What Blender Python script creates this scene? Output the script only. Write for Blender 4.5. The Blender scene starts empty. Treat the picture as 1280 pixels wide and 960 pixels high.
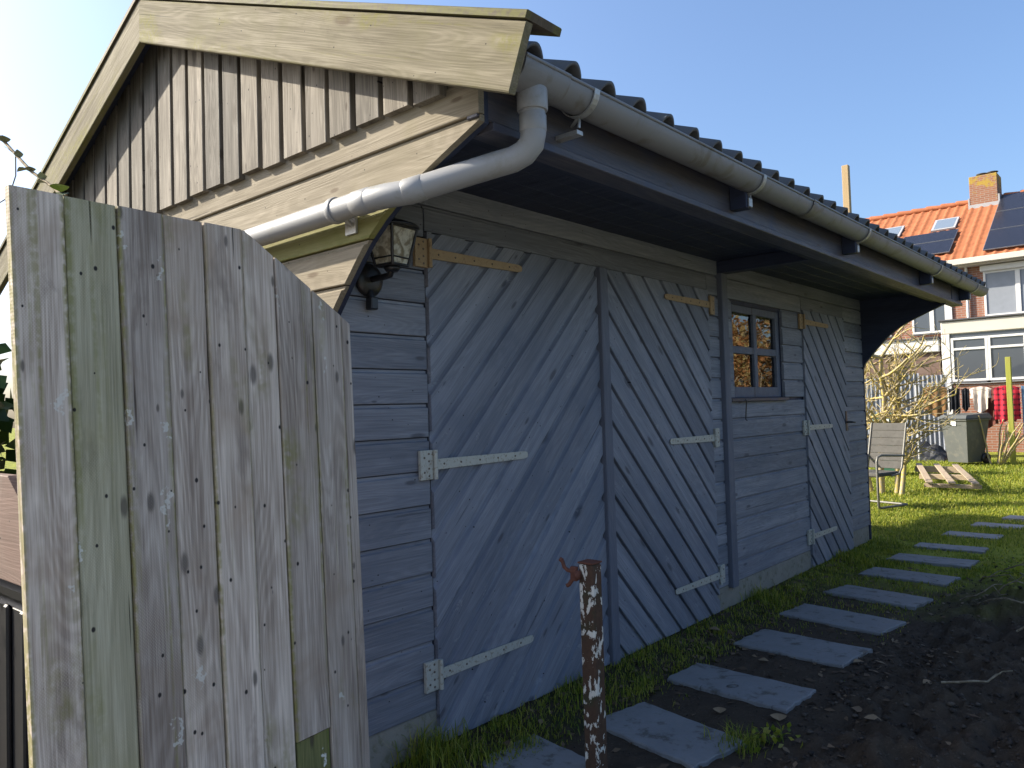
import bpy, math, random
import numpy as np
from mathutils import Vector, Matrix, noise as mn
random.seed(7); rng = np.random.default_rng(7)
SC = bpy.context.scene; COL = SC.collection

# ------------------------------------------------------------------ camera, sky, sun, exposure
cam_d = bpy.data.cameras.new('camera'); cam = bpy.data.objects.new('camera', cam_d); COL.objects.link(cam)
cam_d.sensor_width = 36; cam_d.lens = 969.44 / 1280 * 36; cam_d.clip_start = 0.05; cam_d.clip_end = 3000
_y, _p, _r = [math.radians(a) for a in (41.0244, 1.97508, -1.74337)]
_f = Vector((-math.sin(_y) * math.cos(_p), math.cos(_y) * math.cos(_p), math.sin(_p)))
_r0 = Vector((math.cos(_y), math.sin(_y), 0)); _u0 = _r0.cross(_f)
_rt = _r0 * math.cos(_r) + _u0 * math.sin(_r); _up = -_r0 * math.sin(_r) + _u0 * math.cos(_r)
cam.matrix_world = Matrix(((_rt.x, _up.x, -_f.x, 2.3681), (_rt.y, _up.y, -_f.y, 0), (_rt.z, _up.z, -_f.z, 1.3949), (0, 0, 0, 1)))
SC.camera = cam
SUN = Vector((1.9, 1.0, -1.35)).normalized()          # direction the light travels
world = bpy.data.worlds.new('World'); SC.world = world; world.use_nodes = True
wn = world.node_tree; sky = wn.nodes.new('ShaderNodeTexSky'); sky.sky_type = 'NISHITA'; sky.sun_disc = False
sky.sun_elevation = math.asin(-SUN.z); sky.sun_rotation = math.atan2(-SUN.x, -SUN.y)
sky.air_density = 1.0; sky.dust_density = 3.4; sky.ozone_density = 5.0; sky.altitude = 0
bgn = wn.nodes['Background']; wn.links.new(sky.outputs[0], bgn.inputs[0]); bgn.inputs[1].default_value = 0.115
sl = bpy.data.lights.new('sun', 'SUN'); sl.energy = 4.6; sl.angle = math.radians(0.53); sl.color = (1.0, 0.91, 0.76)
so = bpy.data.objects.new('sun', sl); COL.objects.link(so); so.rotation_euler = SUN.to_track_quat('-Z', 'Y').to_euler(); so.location = (-20, -10, 15)
SC.view_settings.view_transform = 'Standard'; SC.view_settings.look = 'None'; SC.view_settings.gamma = 1
SC.view_settings.use_curve_mapping = False; SC.view_settings.exposure = 1.28

# ------------------------------------------------------------------ material helpers
class NT:
    def __init__(s, name):
        s.m = bpy.data.materials.new(name); s.m.use_nodes = True; s.t = s.m.node_tree
        s.b = s.t.nodes['Principled BSDF']; s.out = s.t.nodes['Material Output']
    def n(s, typ, **kw):
        nd = s.t.nodes.new('ShaderNode' + typ)
        for k, v in kw.items(): setattr(nd, k, v)
        return nd
    def put(s, sock, v):
        if v is None: return
        if hasattr(v, 'is_linked') or hasattr(v, 'links'): s.t.links.new(v, sock)
        else:
            if isinstance(v, tuple) and len(v) == 3 and len(sock.default_value) == 4: v = v + (1,)
            sock.default_value = v
    def math(s, op, a, b=None, c=None, clamp=False):
        nd = s.n('Math', operation=op, use_clamp=clamp)
        for i, v in enumerate((a, b, c)): s.put(nd.inputs[i], v)
        return nd.outputs[0]
    def vm(s, op, a, b=None):
        nd = s.n('VectorMath', operation=op); s.put(nd.inputs[0], a); s.put(nd.inputs[1], b); return nd.outputs[0]
    def noise(s, vec, scale=1, detail=3, rough=.55, dist=0, dim='3D'):
        nd = s.n('TexNoise', noise_dimensions=dim); s.put(nd.inputs['Vector'], vec); nd.inputs['Scale'].default_value = scale
        nd.inputs['Detail'].default_value = detail; nd.inputs['Roughness'].default_value = rough; nd.inputs['Distortion'].default_value = dist
        return nd.outputs[0]
    def vor(s, vec, scale, out='Distance', feature='F1', dim='3D'):
        nd = s.n('TexVoronoi', feature=feature, voronoi_dimensions=dim); s.put(nd.inputs['Vector'], vec); nd.inputs['Scale'].default_value = scale
        return nd.outputs[out]
    def mr(s, v, a, b, c=0., d=1.):
        nd = s.n('MapRange', interpolation_type='SMOOTHSTEP'); s.put(nd.inputs[0], v)
        for i, x in enumerate((a, b, c, d)): s.put(nd.inputs[1 + i], x)
        return nd.outputs[0]
    def mix(s, f, a, b, bt='MIX'):
        nd = s.n('Mix', data_type='RGBA', blend_type=bt); s.put(nd.inputs[0], f); s.put(nd.inputs[6], a); s.put(nd.inputs[7], b); return nd.outputs[2]
    def obj(s): return s.n('TexCoord').outputs['Object']
    def pos(s): return s.n('NewGeometry').outputs['Position']
    def rand(s): return s.n('ObjectInfo').outputs['Random']
    def sep(s, v):
        nd = s.n('SeparateXYZ'); s.put(nd.inputs[0], v); return nd.outputs
    def comb(s, x, y, z):
        nd = s.n('CombineXYZ')
        for i, v in enumerate((x, y, z)): s.put(nd.inputs[i], v)
        return nd.outputs[0]
    def bump(s, h, strength=.4, dist=.01):
        nd = s.n('Bump'); nd.inputs['Strength'].default_value = strength; nd.inputs['Distance'].default_value = dist; s.put(nd.inputs['Height'], h)
        s.t.links.new(nd.outputs[0], s.b.inputs['Normal'])
    def fin(s, col, rough=.8, spec=.3, metal=0):
        s.put(s.b.inputs['Base Color'], col); s.put(s.b.inputs['Roughness'], rough); s.b.inputs['Specular IOR Level'].default_value = spec
        s.b.inputs['Metallic'].default_value = metal; return s.m

def wood(name, light, dark, stain, knot=(.05, .04, .035), algae=None, algae_hw=.05, algae_amt=.6, specks=1., tint=.3, rough=.8, contrast=1., saw=0., bump=.45, splat=0., stain_amt=.6, spec=.25, ringw=.045, kn=(2.6, 9., 3.), kr=.11, nails=.72, cracks=0.):
    t = NT(name); o = t.obj(); r = t.rand()
    off = t.comb(t.math('MULTIPLY', r, 37.), t.math('MULTIPLY', r, 91.3), t.math('MULTIPLY', r, 13.7))
    p = t.vm('ADD', o, off)
    fine = t.noise(t.vm('MULTIPLY', p, (4., 210., 90.)), 1, 5, .7)
    broad = t.noise(t.vm('MULTIPLY', p, (1.3, 22., 12.)), 1, 3, .6)
    cont = t.noise(t.vm('MULTIPLY', p, (.9, 9., 5.)), 1, 1.2, .4)
    rings = t.math('SINE', t.math('MULTIPLY', cont, 150.))
    rings = t.mr(rings, -.6, 1.)
    large = t.noise(p, 3.2, 4, .6, .6)
    kp = t.vm('MULTIPLY', t.vm('ADD', p, t.comb(0., t.math('MULTIPLY', fine, .012), 0.)), kn); kd = t.vor(kp, 1, dim='2D'); kc = t.mr(t.sep(t.vor(kp, 1, 'Color', dim='2D'))[2], .62, 1.)
    knotm = t.mr(kd, t.math('MULTIPLY', kc, kr * .5), t.math('MULTIPLY', kc, kr * 1.3), 1., 0.)
    g = t.math('ADD', t.math('MULTIPLY', fine, .45), t.math('ADD', t.math('MULTIPLY', broad, .4), t.math('MULTIPLY', rings, ringw)))
    g = t.mr(g, .47 - .27 / contrast, .47 + .27 / contrast)
    c = t.mix(g, dark, light)
    c = t.mix(t.math('MULTIPLY', t.mr(large, .45, .75), stain_amt), c, stain)
    # per-board tint
    r2 = t.math('FRACT', t.math('MULTIPLY', r, 7.31))
    c = t.mix(1., c, t.mix(r2, (1 - tint,) * 3, (1 + tint * .6, 1 + tint * .5, 1 + tint * .35)), 'MULTIPLY')
    c = t.mix(t.math('MULTIPLY', knotm, .75), c, knot)
    h = t.math('ADD', t.math('MULTIPLY', fine, .6), t.math('MULTIPLY', rings, .12))
    if cracks:
        cn = t.noise(t.vm('MULTIPLY', p, (1.6, 48., 20.)), 1, 2, .5); cm = t.math('MULTIPLY', t.mr(cn, .70, .735), cracks); c = t.mix(cm, c, tuple(x * .35 for x in dark)); h = t.math('SUBTRACT', h, cm)
        bl = t.math('MULTIPLY', t.mr(t.noise(t.vm('MULTIPLY', p, (2.2, 7., 5.)), 1.3, 5, .7, .4), .55, .70), cracks * .55); c = t.mix(bl, c, tuple(x * .8 for x in dark))
    if saw:
        xs = t.sep(o)
        s1 = t.math('MULTIPLY', t.math('SINE', t.math('MULTIPLY', t.math('ADD', xs[0], t.math('MULTIPLY', broad, .012)), 900.)), t.math('SINE', t.math('MULTIPLY', t.math('ADD', xs[1], t.math('MULTIPLY', large, .01)), 1100.)))
        smask = t.math('MULTIPLY', t.mr(t.noise(p, 4.5, 2, .5), .42, .62), saw)
        c = t.mix(t.math('MULTIPLY', t.mr(s1, -.1, .9), smask), c, tuple(min(1, x * 1.5) for x in light))
        h = t.math('ADD', h, t.math('MULTIPLY', t.math('MULTIPLY', s1, smask), .5))
    if algae:
        ys = t.sep(o)[1]; edge = t.math('ABSOLUTE', ys)
        em = t.math('MULTIPLY', t.mr(t.math('ADD', edge, t.math('MULTIPLY', t.math('SUBTRACT', broad, .5), .03)), algae_hw * .8, algae_hw), t.mr(t.noise(t.vm('MULTIPLY', p, (.9, 14., 3.)), 1, 2), .38, .56))
        patch = t.mr(t.noise(t.vm('MULTIPLY', p, (1.0, 3., 3.)), 1.6, 4, .6), .56, .70)
        streak = t.math('MULTIPLY', t.mr(t.noise(t.vm('MULTIPLY', p, (.7, 26., 8.)), 1, 3, .6), .60, .74), .8); am = t.math('MULTIPLY', t.math('MAXIMUM', t.math('MAXIMUM', em, streak), patch), algae_amt)
        am = t.math('MULTIPLY', am, t.mr(t.noise(p, 55, 2), .25, .6))
        c = t.mix(am, c, algae)
    if specks:
        pv = t.vm('MULTIPLY', p, (11., 15., 15.))
        sd = t.vor(pv, 1, dim='2D'); sc = t.sep(t.vor(pv, 1, 'Color', dim='2D'))[0]
        sm = t.math('MULTIPLY', t.mr(sd, t.math('MULTIPLY', t.math('SUBTRACT', sc, nails - .25), .06), t.math('MULTIPLY', t.math('SUBTRACT', sc, nails - .25), .125), 1., 0.), t.math('GREATER_THAN', sc, nails))
        c = t.mix(t.math('MULTIPLY', sm, specks), c, (.02, .018, .018))
    if splat:
        wob = t.noise(p, 38, 3, .6); pv = t.vm('MULTIPLY', p, (5., 11., 10.)); pv = t.vm('ADD', pv, t.comb(t.math('MULTIPLY', wob, .9), t.math('MULTIPLY', t.noise(t.vm('ADD', p, (3., 3., 3.)), 38, 3, .6), .9), 0.))
        sd = t.vor(pv, 1, dim='2D'); sc = t.sep(t.vor(pv, 1, 'Color', dim='2D'))[1]
        sm = t.math('MULTIPLY', t.mr(sd, .05, .10, 1., 0.), t.math('GREATER_THAN', sc, .8))
        c = t.mix(t.math('MULTIPLY', sm, splat), c, (.6, .6, .55))
    t.bump(h, bump, .004)
    return t.fin(c, t.mr(g, 0, 1, rough, rough - .15), spec)

def plain(name, col, rough=.6, spec=.4, metal=0, var=.15, scale=6., bump=0., dirt=None, dirt_amt=.5):
    t = NT(name); p = t.vm('ADD', t.obj(), t.comb(t.math('MULTIPLY', t.rand(), 31.), t.math('MULTIPLY', t.rand(), 17.), 0.))
    n1 = t.noise(p, scale, 5, .6); c = t.mix(n1, tuple(x * (1 - var) for x in col), tuple(min(1, x * (1 + var)) for x in col))
    if dirt: c = t.mix(t.math('MULTIPLY', t.mr(t.noise(p, scale * 2.3, 5, .65, .5), .5, .7), dirt_amt), c, dirt)
    if bump: t.bump(t.noise(p, scale * 12, 3), bump, .004)
    return t.fin(c, rough, spec, metal)

M = {}
M['fence'] = wood('weathered fence wood', (.72, .64, .565), (.20, .155, .125), (.31, .235, .175), knot=(.05, .04, .035), algae=(.19, .175, .045), algae_hw=.050, algae_amt=.8, tint=.42, saw=.12, splat=.55, stain_amt=.75, contrast=1.2, kn=(5., 13., 4.), kr=.13, nails=.6, cracks=1.)
M['fence_green'] = wood('algae covered fence wood', (.52, .485, .36), (.19, .175, .105), (.31, .28, .155), algae=(.2, .195, .07), algae_hw=.045, algae_amt=.7, tint=.1, saw=.1, splat=.8, kn=(5., 13., 4.), kr=.13, nails=.6, cracks=1.)
M['fence_moss'] = wood('mossy fence wood', (.21, .21, .085), (.07, .075, .03), (.15, .15, .05), algae=(.1, .13, .02), algae_amt=.8, tint=.1, splat=.9, cracks=.6)
M['siding'] = wood('blue grey stained siding', (.30, .318, .362), (.115, .126, .155), (.16, .178, .22), knot=(.06, .062, .075), specks=1., tint=.25, rough=.72, contrast=1., bump=.5, stain_amt=.7, spec=.35, kn=(3.2, 10., 3.), kr=.14, nails=.8, cracks=.55)
M['door'] = wood('blue grey stained door wood', (.285, .306, .357), (.115, .128, .162), (.15, .172, .222), knot=(.055, .058, .072), specks=1., tint=.2, rough=.68, contrast=.95, bump=.5, splat=.12, stain_amt=.75, spec=.35, kn=(3.2, 10., 3.), kr=.14, nails=.78, cracks=.6)
M['trim'] = wood('blue grey trim wood', (.17, .183, .225), (.095, .105, .135), (.115, .13, .17), specks=0., tint=.1, rough=.65, contrast=.9, bump=.3, cracks=.4)
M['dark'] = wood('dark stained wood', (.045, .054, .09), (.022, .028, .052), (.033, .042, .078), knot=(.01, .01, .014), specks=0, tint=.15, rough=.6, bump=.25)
M['fascia'] = wood('dark blue fascia wood', (.105, .092, .095), (.04, .046, .07), (.045, .06, .11), specks=.3, tint=.1, rough=.5, bump=.3, stain_amt=.8, cracks=.4)
M['gable'] = wood('sun bleached cladding', (.28, .252, .21), (.08, .072, .061), (.13, .116, .095), knot=(.055, .042, .03), specks=1., tint=.34, rough=.85, contrast=1.2, kn=(3.6, 10., 3.), kr=.2, nails=.7, cracks=.9)
M['plank'] = wood('sun bleached planks', (.315, .272, .2), (.16, .136, .098), (.2, .172, .11), knot=(.10, .07, .045), specks=.8, tint=.12, rough=.88, contrast=1.1, nails=.8, cracks=.6)
M['plank_green'] = wood('algae tinted planks', (.27, .25, .10), (.17, .165, .06), (.16, .165, .04), knot=(.08, .07, .03), algae=(.13, .145, .02), algae_hw=.07, algae_amt=.6, specks=.7, tint=.1)
M['barge'] = wood('weathered barge board', (.235, .205, .14), (.10, .086, .055), (.13, .117, .06), knot=(.08, .055, .03), algae=(.15, .14, .03), algae_hw=.10, algae_amt=.7, specks=.9, tint=.05, rough=.9, contrast=1.1, bump=.6, kn=(2., 6., 3.), kr=.16, nails=.8, cracks=.75)
M['cap'] = wood('mossy cap board', (.13, .10, .07), (.06, .05, .035), (.085, .078, .03), algae=(.12, .12, .025), algae_amt=.7, specks=.4, tint=.05)
M['recess_shade'] = plain('recess shade cladding', (.05, .047, .043), .9, .2, var=.3, scale=15)  # darker cladding tone, the shade of the recess put into the colour
M['raw'] = wood('pale raw timber', (.46, .34, .19), (.38, .27, .14), (.4, .3, .17), specks=.2, tint=.05, bump=.2)
M['pallet'] = wood('pale pallet wood', (.42, .34, .25), (.28, .21, .14), (.3, .25, .18), tint=.15)
M['brown'] = wood('red brown plank', (.19, .125, .1), (.10, .065, .052), (.18, .14, .115), tint=.1)
M['pvc'] = plain('grey pvc', (.27, .272, .275), .45, .45, var=.06, scale=4, dirt=(.19, .185, .15), dirt_amt=.6)
M['gutter'] = plain('weathered gutter pvc', (.19, .192, .20), .5, .4, var=.12, scale=3, dirt=(.125, .11, .085), dirt_amt=.8)
M['galv'] = plain('pitted zinc', (.42, .42, .41), .5, .5, .6, var=.2, scale=30, dirt=(.2, .16, .12), dirt_amt=.4)
M['hinge'] = plain('cream zinc hinge', (.42, .42, .37), .55, .4, .1, var=.12, scale=25, dirt=(.19, .15, .10), dirt_amt=.8, bump=.1)
M['hinge_tan'] = plain('tan rusted hinge', (.34, .24, .13), .6, .35, .1, var=.15, scale=25, dirt=(.17, .09, .06), dirt_amt=.6, bump=.1)
M['tile'] = plain('dark roof tile', (.085, .087, .095), .6, .4, var=.25, scale=9, bump=.2, dirt=(.11, .1, .06), dirt_amt=.35)
M['black'] = plain('black lamp paint', (.012, .012, .014), .4, .5, var=.2, scale=20, dirt=(.05, .045, .04), dirt_amt=.3)
M['concrete'] = plain('mossy concrete plinth', (.24, .225, .19), .9, .2, var=.25, scale=9, bump=.5, dirt=(.11, .115, .06), dirt_amt=.7)
M['screw'] = plain('dark screw', (.13, .10, .08), .5, .5, .5)

def mat_glass(name, ior=1.9, tint=(1, 1, 1)):
    t = NT(name); fr = t.n('Fresnel'); fr.inputs[0].default_value = ior
    gl = t.n('BsdfGlossy'); gl.inputs['Roughness'].default_value = .012; tr = t.n('BsdfTransparent'); tr.inputs[0].default_value = tint + (1,)
    nb = t.n('Bump'); nb.inputs['Strength'].default_value = .03; nb.inputs['Distance'].default_value = .01; t.put(nb.inputs['Height'], t.noise(t.obj(), 5, 1)); t.t.links.new(nb.outputs[0], gl.inputs['Normal'])
    mx = t.n('MixShader'); t.t.links.new(fr.outputs[0], mx.inputs[0]); t.t.links.new(tr.outputs[0], mx.inputs[1]); t.t.links.new(gl.outputs[0], mx.inputs[2])
    t.t.links.new(mx.outputs[0], t.out.inputs[0]); return t.m
M['glass'] = mat_glass('window glass', 2.3, (.8, .82, .8))
def mat_lampglass():
    t = NT('dirty lamp glass'); n1 = t.noise(t.obj(), 45, 5, .7); m = t.mr(n1, .42, .6)
    d = t.n('BsdfTranslucent'); d.inputs[0].default_value = (.85, .82, .72, 1)
    df = t.n('BsdfDiffuse'); t.put(df.inputs[0], t.mix(m, (.8, .77, .64), (.3, .25, .16)))
    mx = t.n('MixShader'); mx.inputs[0].default_value = .6; t.t.links.new(d.outputs[0], mx.inputs[1]); t.t.links.new(df.outputs[0], mx.inputs[2])
    t.t.links.new(mx.outputs[0], t.out.inputs[0]); return t.m
M['lampglass'] = mat_lampglass()
def mat_darkglass(name, col):
    t = NT(name); return t.fin(col, .03, .9)
M['houseglass'] = mat_darkglass('house window glass', (.06, .07, .085))
def mat_rust():
    t = NT('rusty flaking post'); p = t.obj(); n1 = t.noise(t.vm('MULTIPLY', p, (1., 1., .55)), 26, 5, .62, .4); n2 = t.noise(p, 60, 4, .7)
    c = t.mix(n2, (.045, .026, .018), (.125, .07, .042)); c = t.mix(t.mr(t.noise(p, 9, 3), .5, .7), c, (.05, .05, .025))
    c = t.mix(t.mr(n1, .54, .555), c, (.7, .64, .54)); t.bump(t.math('ADD', t.mr(n1, .55, .58), t.math('MULTIPLY', n2, .4)), .6, .004); return t.fin(c, .85, .25)
M['rust'] = mat_rust(); M['redrust'] = plain('red brown rust', (.15, .06, .04), .8, .2, var=.35, scale=30, dirt=(.06, .035, .03), dirt_amt=.5, bump=.3)
def mat_slate():
    t = NT('slate slab'); p = t.vm('ADD', t.pos(), (0, 0, 0)); a = t.noise(p, 5, 6, .65, .5); b = t.noise(p, 42, 4, .7)
    c = t.mix(a, (.15, .15, .152), (.30, .30, .30)); c = t.mix(t.mr(b, .35, .7), c, (.22, .218, .212))
    cr = t.mr(t.math('ABSOLUTE', t.math('SUBTRACT', t.noise(t.vm('ADD', p, t.comb(t.rand(), 0., 0.)), 1.7, 2, .5), .5)), .0, .004, 1., 0.); cr = t.math('MULTIPLY', cr, t.math('MULTIPLY', t.math('GREATER_THAN', t.rand(), .55), t.mr(t.noise(p, 6, 2), .45, .55)))
    c = t.mix(t.math('MULTIPLY', cr, .8), c, (.03, .03, .03))
    c = t.mix(t.math('MULTIPLY', t.mr(t.noise(p, 11, 5, .7), .52, .68), .7), c, (.07, .06, .045))
    t.bump(t.math('SUBTRACT', t.math('ADD', a, t.math('MULTIPLY', b, .4)), cr), .6, .012); return t.fin(c, .7, .35)
M['slate'] = mat_slate()
def mat_soil(name, green):
    t = NT(name); p = t.pos(); a = t.noise(p, 9, 8, .7); b = t.noise(p, 70, 6, .75); c = t.mix(a, (.03, .023, .017), (.125, .092, .064))
    c = t.mix(t.mr(b, .56, .72), c, (.15, .12, .09)); 
    if green:
        x, y, z = t.sep(p); g = t.mr(t.math('ADD', y, t.math('MULTIPLY', t.noise(p, 1.6, 4), 3.)), 6.8, 9.0)
        gcol = t.mix(t.noise(p, 25, 5, .7), (.16, .19, .022), (.40, .40, .055)); c = t.mix(g, c, gcol); dry = t.mr(t.math('ADD', x, t.noise(p, .8, 4)), 4.1, 4.9); c = t.mix(dry, c, t.mix(t.noise(p, 18, 5, .7), (.11, .12, .075), (.23, .23, .16)))  # paler unseen ground beyond the bed, added to bounce light
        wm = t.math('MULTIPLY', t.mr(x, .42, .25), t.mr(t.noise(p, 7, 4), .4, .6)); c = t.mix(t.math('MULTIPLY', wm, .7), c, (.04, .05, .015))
    t.bump(t.math('ADD', t.math('MULTIPLY', a, 1.), t.math('MULTIPLY', b, .5)), .9, .03); return t.fin(c, .95, .15)
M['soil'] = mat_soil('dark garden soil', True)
def mat_leafy(name, cols, rough=.55, trans=.0):
    t = NT(name); at = t.n('Attribute', attribute_name='rnd').outputs['Fac']; n1 = t.noise(t.pos(), 3.5, 3)
    ramp = t.n('ValToRGB'); e = ramp.color_ramp.elements; e[0].color = cols[0] + (1,); e[1].color = cols[-1] + (1,)
    for i, c in enumerate(cols[1:-1]): el = e.new((i + 1) / (len(cols) - 1)); el.color = c + (1,)
    t.put(ramp.inputs[0], t.math('ADD', t.math('MULTIPLY', at, .75), t.math('MULTIPLY', t.math('SUBTRACT', n1, .3), .45)))
    t.fin(ramp.outputs[0], rough, .3)
    if trans:
        tl = t.n('BsdfTranslucent'); t.t.links.new(ramp.outputs[0], tl.inputs[0]); mx = t.n('MixShader'); mx.inputs[0].default_value = trans
        t.t.links.new(t.b.outputs[0], mx.inputs[1]); t.t.links.new(tl.outputs[0], mx.inputs[2]); t.t.links.new(mx.outputs[0], t.out.inputs[0])
    return t.m
M['grass'] = mat_leafy('grass blades', [(.06, .095, .015), (.17, .23, .024), (.36, .37, .04), (.46, .40, .15)], .5, .5)
M['ivy'] = mat_leafy('ivy leaves', [(.012, .03, .01), (.03, .06, .015), (.08, .14, .02)], .35, .25)
M['beech'] = mat_leafy('brown beech leaves', [(.20, .08, .03), (.34, .16, .06), (.32, .24, .1), (.16, .16, .05)], .6, .3)
M['bouncehedge'] = mat_leafy('bounce hedge leaves', [(.15, .145, .11), (.28, .265, .2), (.36, .345, .27)], .7, .2)
M['litter'] = mat_leafy('dead leaves', [(.055, .035, .022), (.13, .085, .05), (.26, .19, .12)], .8)
M['clod'] = mat_leafy('soil clods', [(.02, .016, .013), (.06, .047, .037), (.125, .10, .076)], .95)
def mat_bark(name, a, b, c):
    t = NT(name); p = t.pos(); n1 = t.noise(p, 9, 5, .65); return t.fin(t.mix(t.mr(t.noise(p, 30, 4), .45, .62), t.mix(n1, a, b), c), .9, .15)
M['lichen'] = mat_bark('lichen bark', (.26, .21, .13), (.42, .36, .25), (.42, .33, .08))
M['twig'] = mat_bark('dry twig', (.12, .09, .06), (.25, .2, .13), (.3, .25, .17))

# ------------------------------------------------------------------ mesh helpers
WM = {}
def wmat(o): return WM[o.name]
def link(name, me, mat, parent=None, MW=None, kind=None):
    o = bpy.data.objects.new(name, me); COL.objects.link(o); MW = MW or Matrix.Identity(4)
    if parent is not None: o.parent = parent; o.matrix_basis = wmat(parent).inverted() @ MW
    else: o.matrix_basis = MW
    WM[o.name] = MW
    if mat is not None and me is not None:
        if len(me.materials) == 0: me.materials.append(mat)
    if kind: o['kind'] = kind
    return o
def tag(o, label, cat, group=None):
    o['label'] = label; o['category'] = cat
    if group: o['group'] = group
    return o
def thing(name, label, cat, loc=(0, 0, 0), rz=0, group=None):
    o = link(name, None, None, None, Matrix.Translation(loc) @ Matrix.Rotation(rz, 4, 'Z')); return tag(o, label, cat, group)
def T(*v): return Matrix.Translation(v)
class MB:
    """collects geometry for one mesh"""
    def __init__(s): s.v = []; s.f = []; s.sm = []
    def add(s, vs, fs, smooth=False):
        o = len(s.v); s.v += [tuple(v) for v in vs]; s.f += [tuple(i + o for i in f) for f in fs]; s.sm += [smooth] * len(fs); return s
    def box(s, lo, hi, ch=0.0, mat=None):
        x0, y0, z0 = lo; x1, y1, z1 = hi; c = min(ch, (x1 - x0) / 2.2, (y1 - y0) / 2.2, (z1 - z0) / 2.2)
        if c <= 0:
            vs = [(x, y, z) for x in (x0, x1) for y in (y0, y1) for z in (z0, z1)]
            fs = [(0, 1, 3, 2), (4, 6, 7, 5), (0, 4, 5, 1), (2, 3, 7, 6), (0, 2, 6, 4), (1, 5, 7, 3)]
        else:
            # chamfered box: 24 verts
            X = (x0, x1); Yv = (y0, y1); Zv = (z0, z1); sg = (1, -1); vs = []; idx = {}
            for i in (0, 1):
                for j in (0, 1):
                    for k in (0, 1):
                        for ax in (0, 1, 2):
                            p = [X[i] + sg[i] * c, Yv[j] + sg[j] * c, Zv[k] + sg[k] * c]
                            p[ax] = (X[i], Yv[j], Zv[k])[ax]; idx[(i, j, k, ax)] = len(vs); vs.append(tuple(p))
            fs = []
            for i in (0, 1):
                a = [idx[(i, 0, 0, 0)], idx[(i, 1, 0, 0)], idx[(i, 1, 1, 0)], idx[(i, 0, 1, 0)]]; fs.append(a if i else a[::-1])
                a = [idx[(0, i, 0, 1)], idx[(0, i, 1, 1)], idx[(1, i, 1, 1)], idx[(1, i, 0, 1)]]; fs.append(a if i else a[::-1])
                a = [idx[(0, 0, i, 2)], idx[(1, 0, i, 2)], idx[(1, 1, i, 2)], idx[(0, 1, i, 2)]]; fs.append(a if i else a[::-1])
            for i in (0, 1):
                for j in (0, 1):
                    fs.append([idx[(i, j, 0, 0)], idx[(i, j, 0, 1)], idx[(i, j, 1, 1)], idx[(i, j, 1, 0)]])
                    fs.append([idx[(i, 0, j, 0)], idx[(i, 0, j, 2)], idx[(i, 1, j, 2)], idx[(i, 1, j, 0)]])
                    fs.append([idx[(0, i, j, 1)], idx[(0, i, j, 2)], idx[(1, i, j, 2)], idx[(1, i, j, 1)]])
                    for k in (0, 1): fs.append([idx[(i, j, k, 0)], idx[(i, j, k, 1)], idx[(i, j, k, 2)]])
            # fix winding by centre
            cx = Vector(((x0 + x1) / 2, (y0 + y1) / 2, (z0 + z1) / 2)); out = []
            for f in fs:
                P = [Vector(vs[q]) for q in f]; nrm = (P[1] - P[0]).cross(P[2] - P[0]); ctr = sum(P, Vector()) / len(P)
                out.append(tuple(f) if nrm.dot(ctr - cx) > 0 else tuple(f[::-1]))
            fs = out
        if mat is not None: vs = [mat @ Vector(v) for v in vs]
        return s.add(vs, fs)
    def tube(s, pts, rad, n=10, caps=True, smooth=True):
        P = [Vector(p) for p in pts]; R = rad if isinstance(rad, (list, tuple)) else [rad] * len(P); vs = []; fs = []
        d0 = (P[1] - P[0]).normalized(); ref = Vector((0, 0, 1)) if abs(d0.z) < .9 else Vector((1, 0, 0)); a = d0.cross(ref).normalized()
        for i, p in enumerate(P):
            d = (P[min(i + 1, len(P) - 1)] - P[max(i - 1, 0)]).normalized(); a = (a - d * a.dot(d)).normalized(); b = d.cross(a)
            for k in range(n): t = 2 * math.pi * k / n; vs.append(p + (a * math.cos(t) + b * math.sin(t)) * R[i])
        for i in range(len(P) - 1):
            for k in range(n): fs.append((i * n + k, i * n + (k + 1) % n, (i + 1) * n + (k + 1) % n, (i + 1) * n + k))
        s.add(vs, fs, smooth)
        if caps: s.add(vs[:n][::-1], [tuple(range(n))]); s.add(vs[-n:], [tuple(range(n))])
        return s
    def lathe(s, prof, c, n=16, axis='z', smooth=True):
        vs = []; fs = []
        for (r, h) in prof:
            for k in range(n):
                t = 2 * math.pi * k / n; q = (r * math.cos(t), r * math.sin(t), h)
                if axis == 'x': q = (h, q[0], q[1])
                vs.append((c[0] + q[0], c[1] + q[1], c[2] + q[2]))
        for i in range(len(prof) - 1):
            for k in range(n): fs.append((i * n + k, i * n + (k + 1) % n, (i + 1) * n + (k + 1) % n, (i + 1) * n + k))
        return s.add(vs, fs, smooth)
    def prism(s, poly, a, b, plane='xz', smooth=False):
        """polygon in a plane extruded along the third axis from a to b"""
        def q(u, v, w): return {'xz': (u, w, v), 'yz': (w, u, v), 'xy': (u, v, w)}[plane]
        n = len(poly); vs = [q(u, v, a) for u, v in poly] + [q(u, v, b) for u, v in poly]
        return s.add(vs, [tuple(range(n))[::-1], tuple(range(n, 2 * n))] + [(i, (i + 1) % n, n + (i + 1) % n, n + i) for i in range(n)])
    def build(s, name, mat, parent=None, MW=None, local=True, kind=None, recalc=True):
        """vertices are in world space; the object's origin is put at MW (default: centre of the vertices)"""
        if MW is None:
            a = np.array([tuple(v) for v in s.v]); MW = T(*((a.min(0) + a.max(0)) / 2))
        inv = MW.inverted(); me = bpy.data.meshes.new(name); me.from_pydata([inv @ Vector(v) for v in s.v], [], s.f)
        if any(s.sm): me.polygons.foreach_set('use_smooth', s.sm)
        me.validate()
        return link(name, me, mat, parent, MW, kind)
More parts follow.
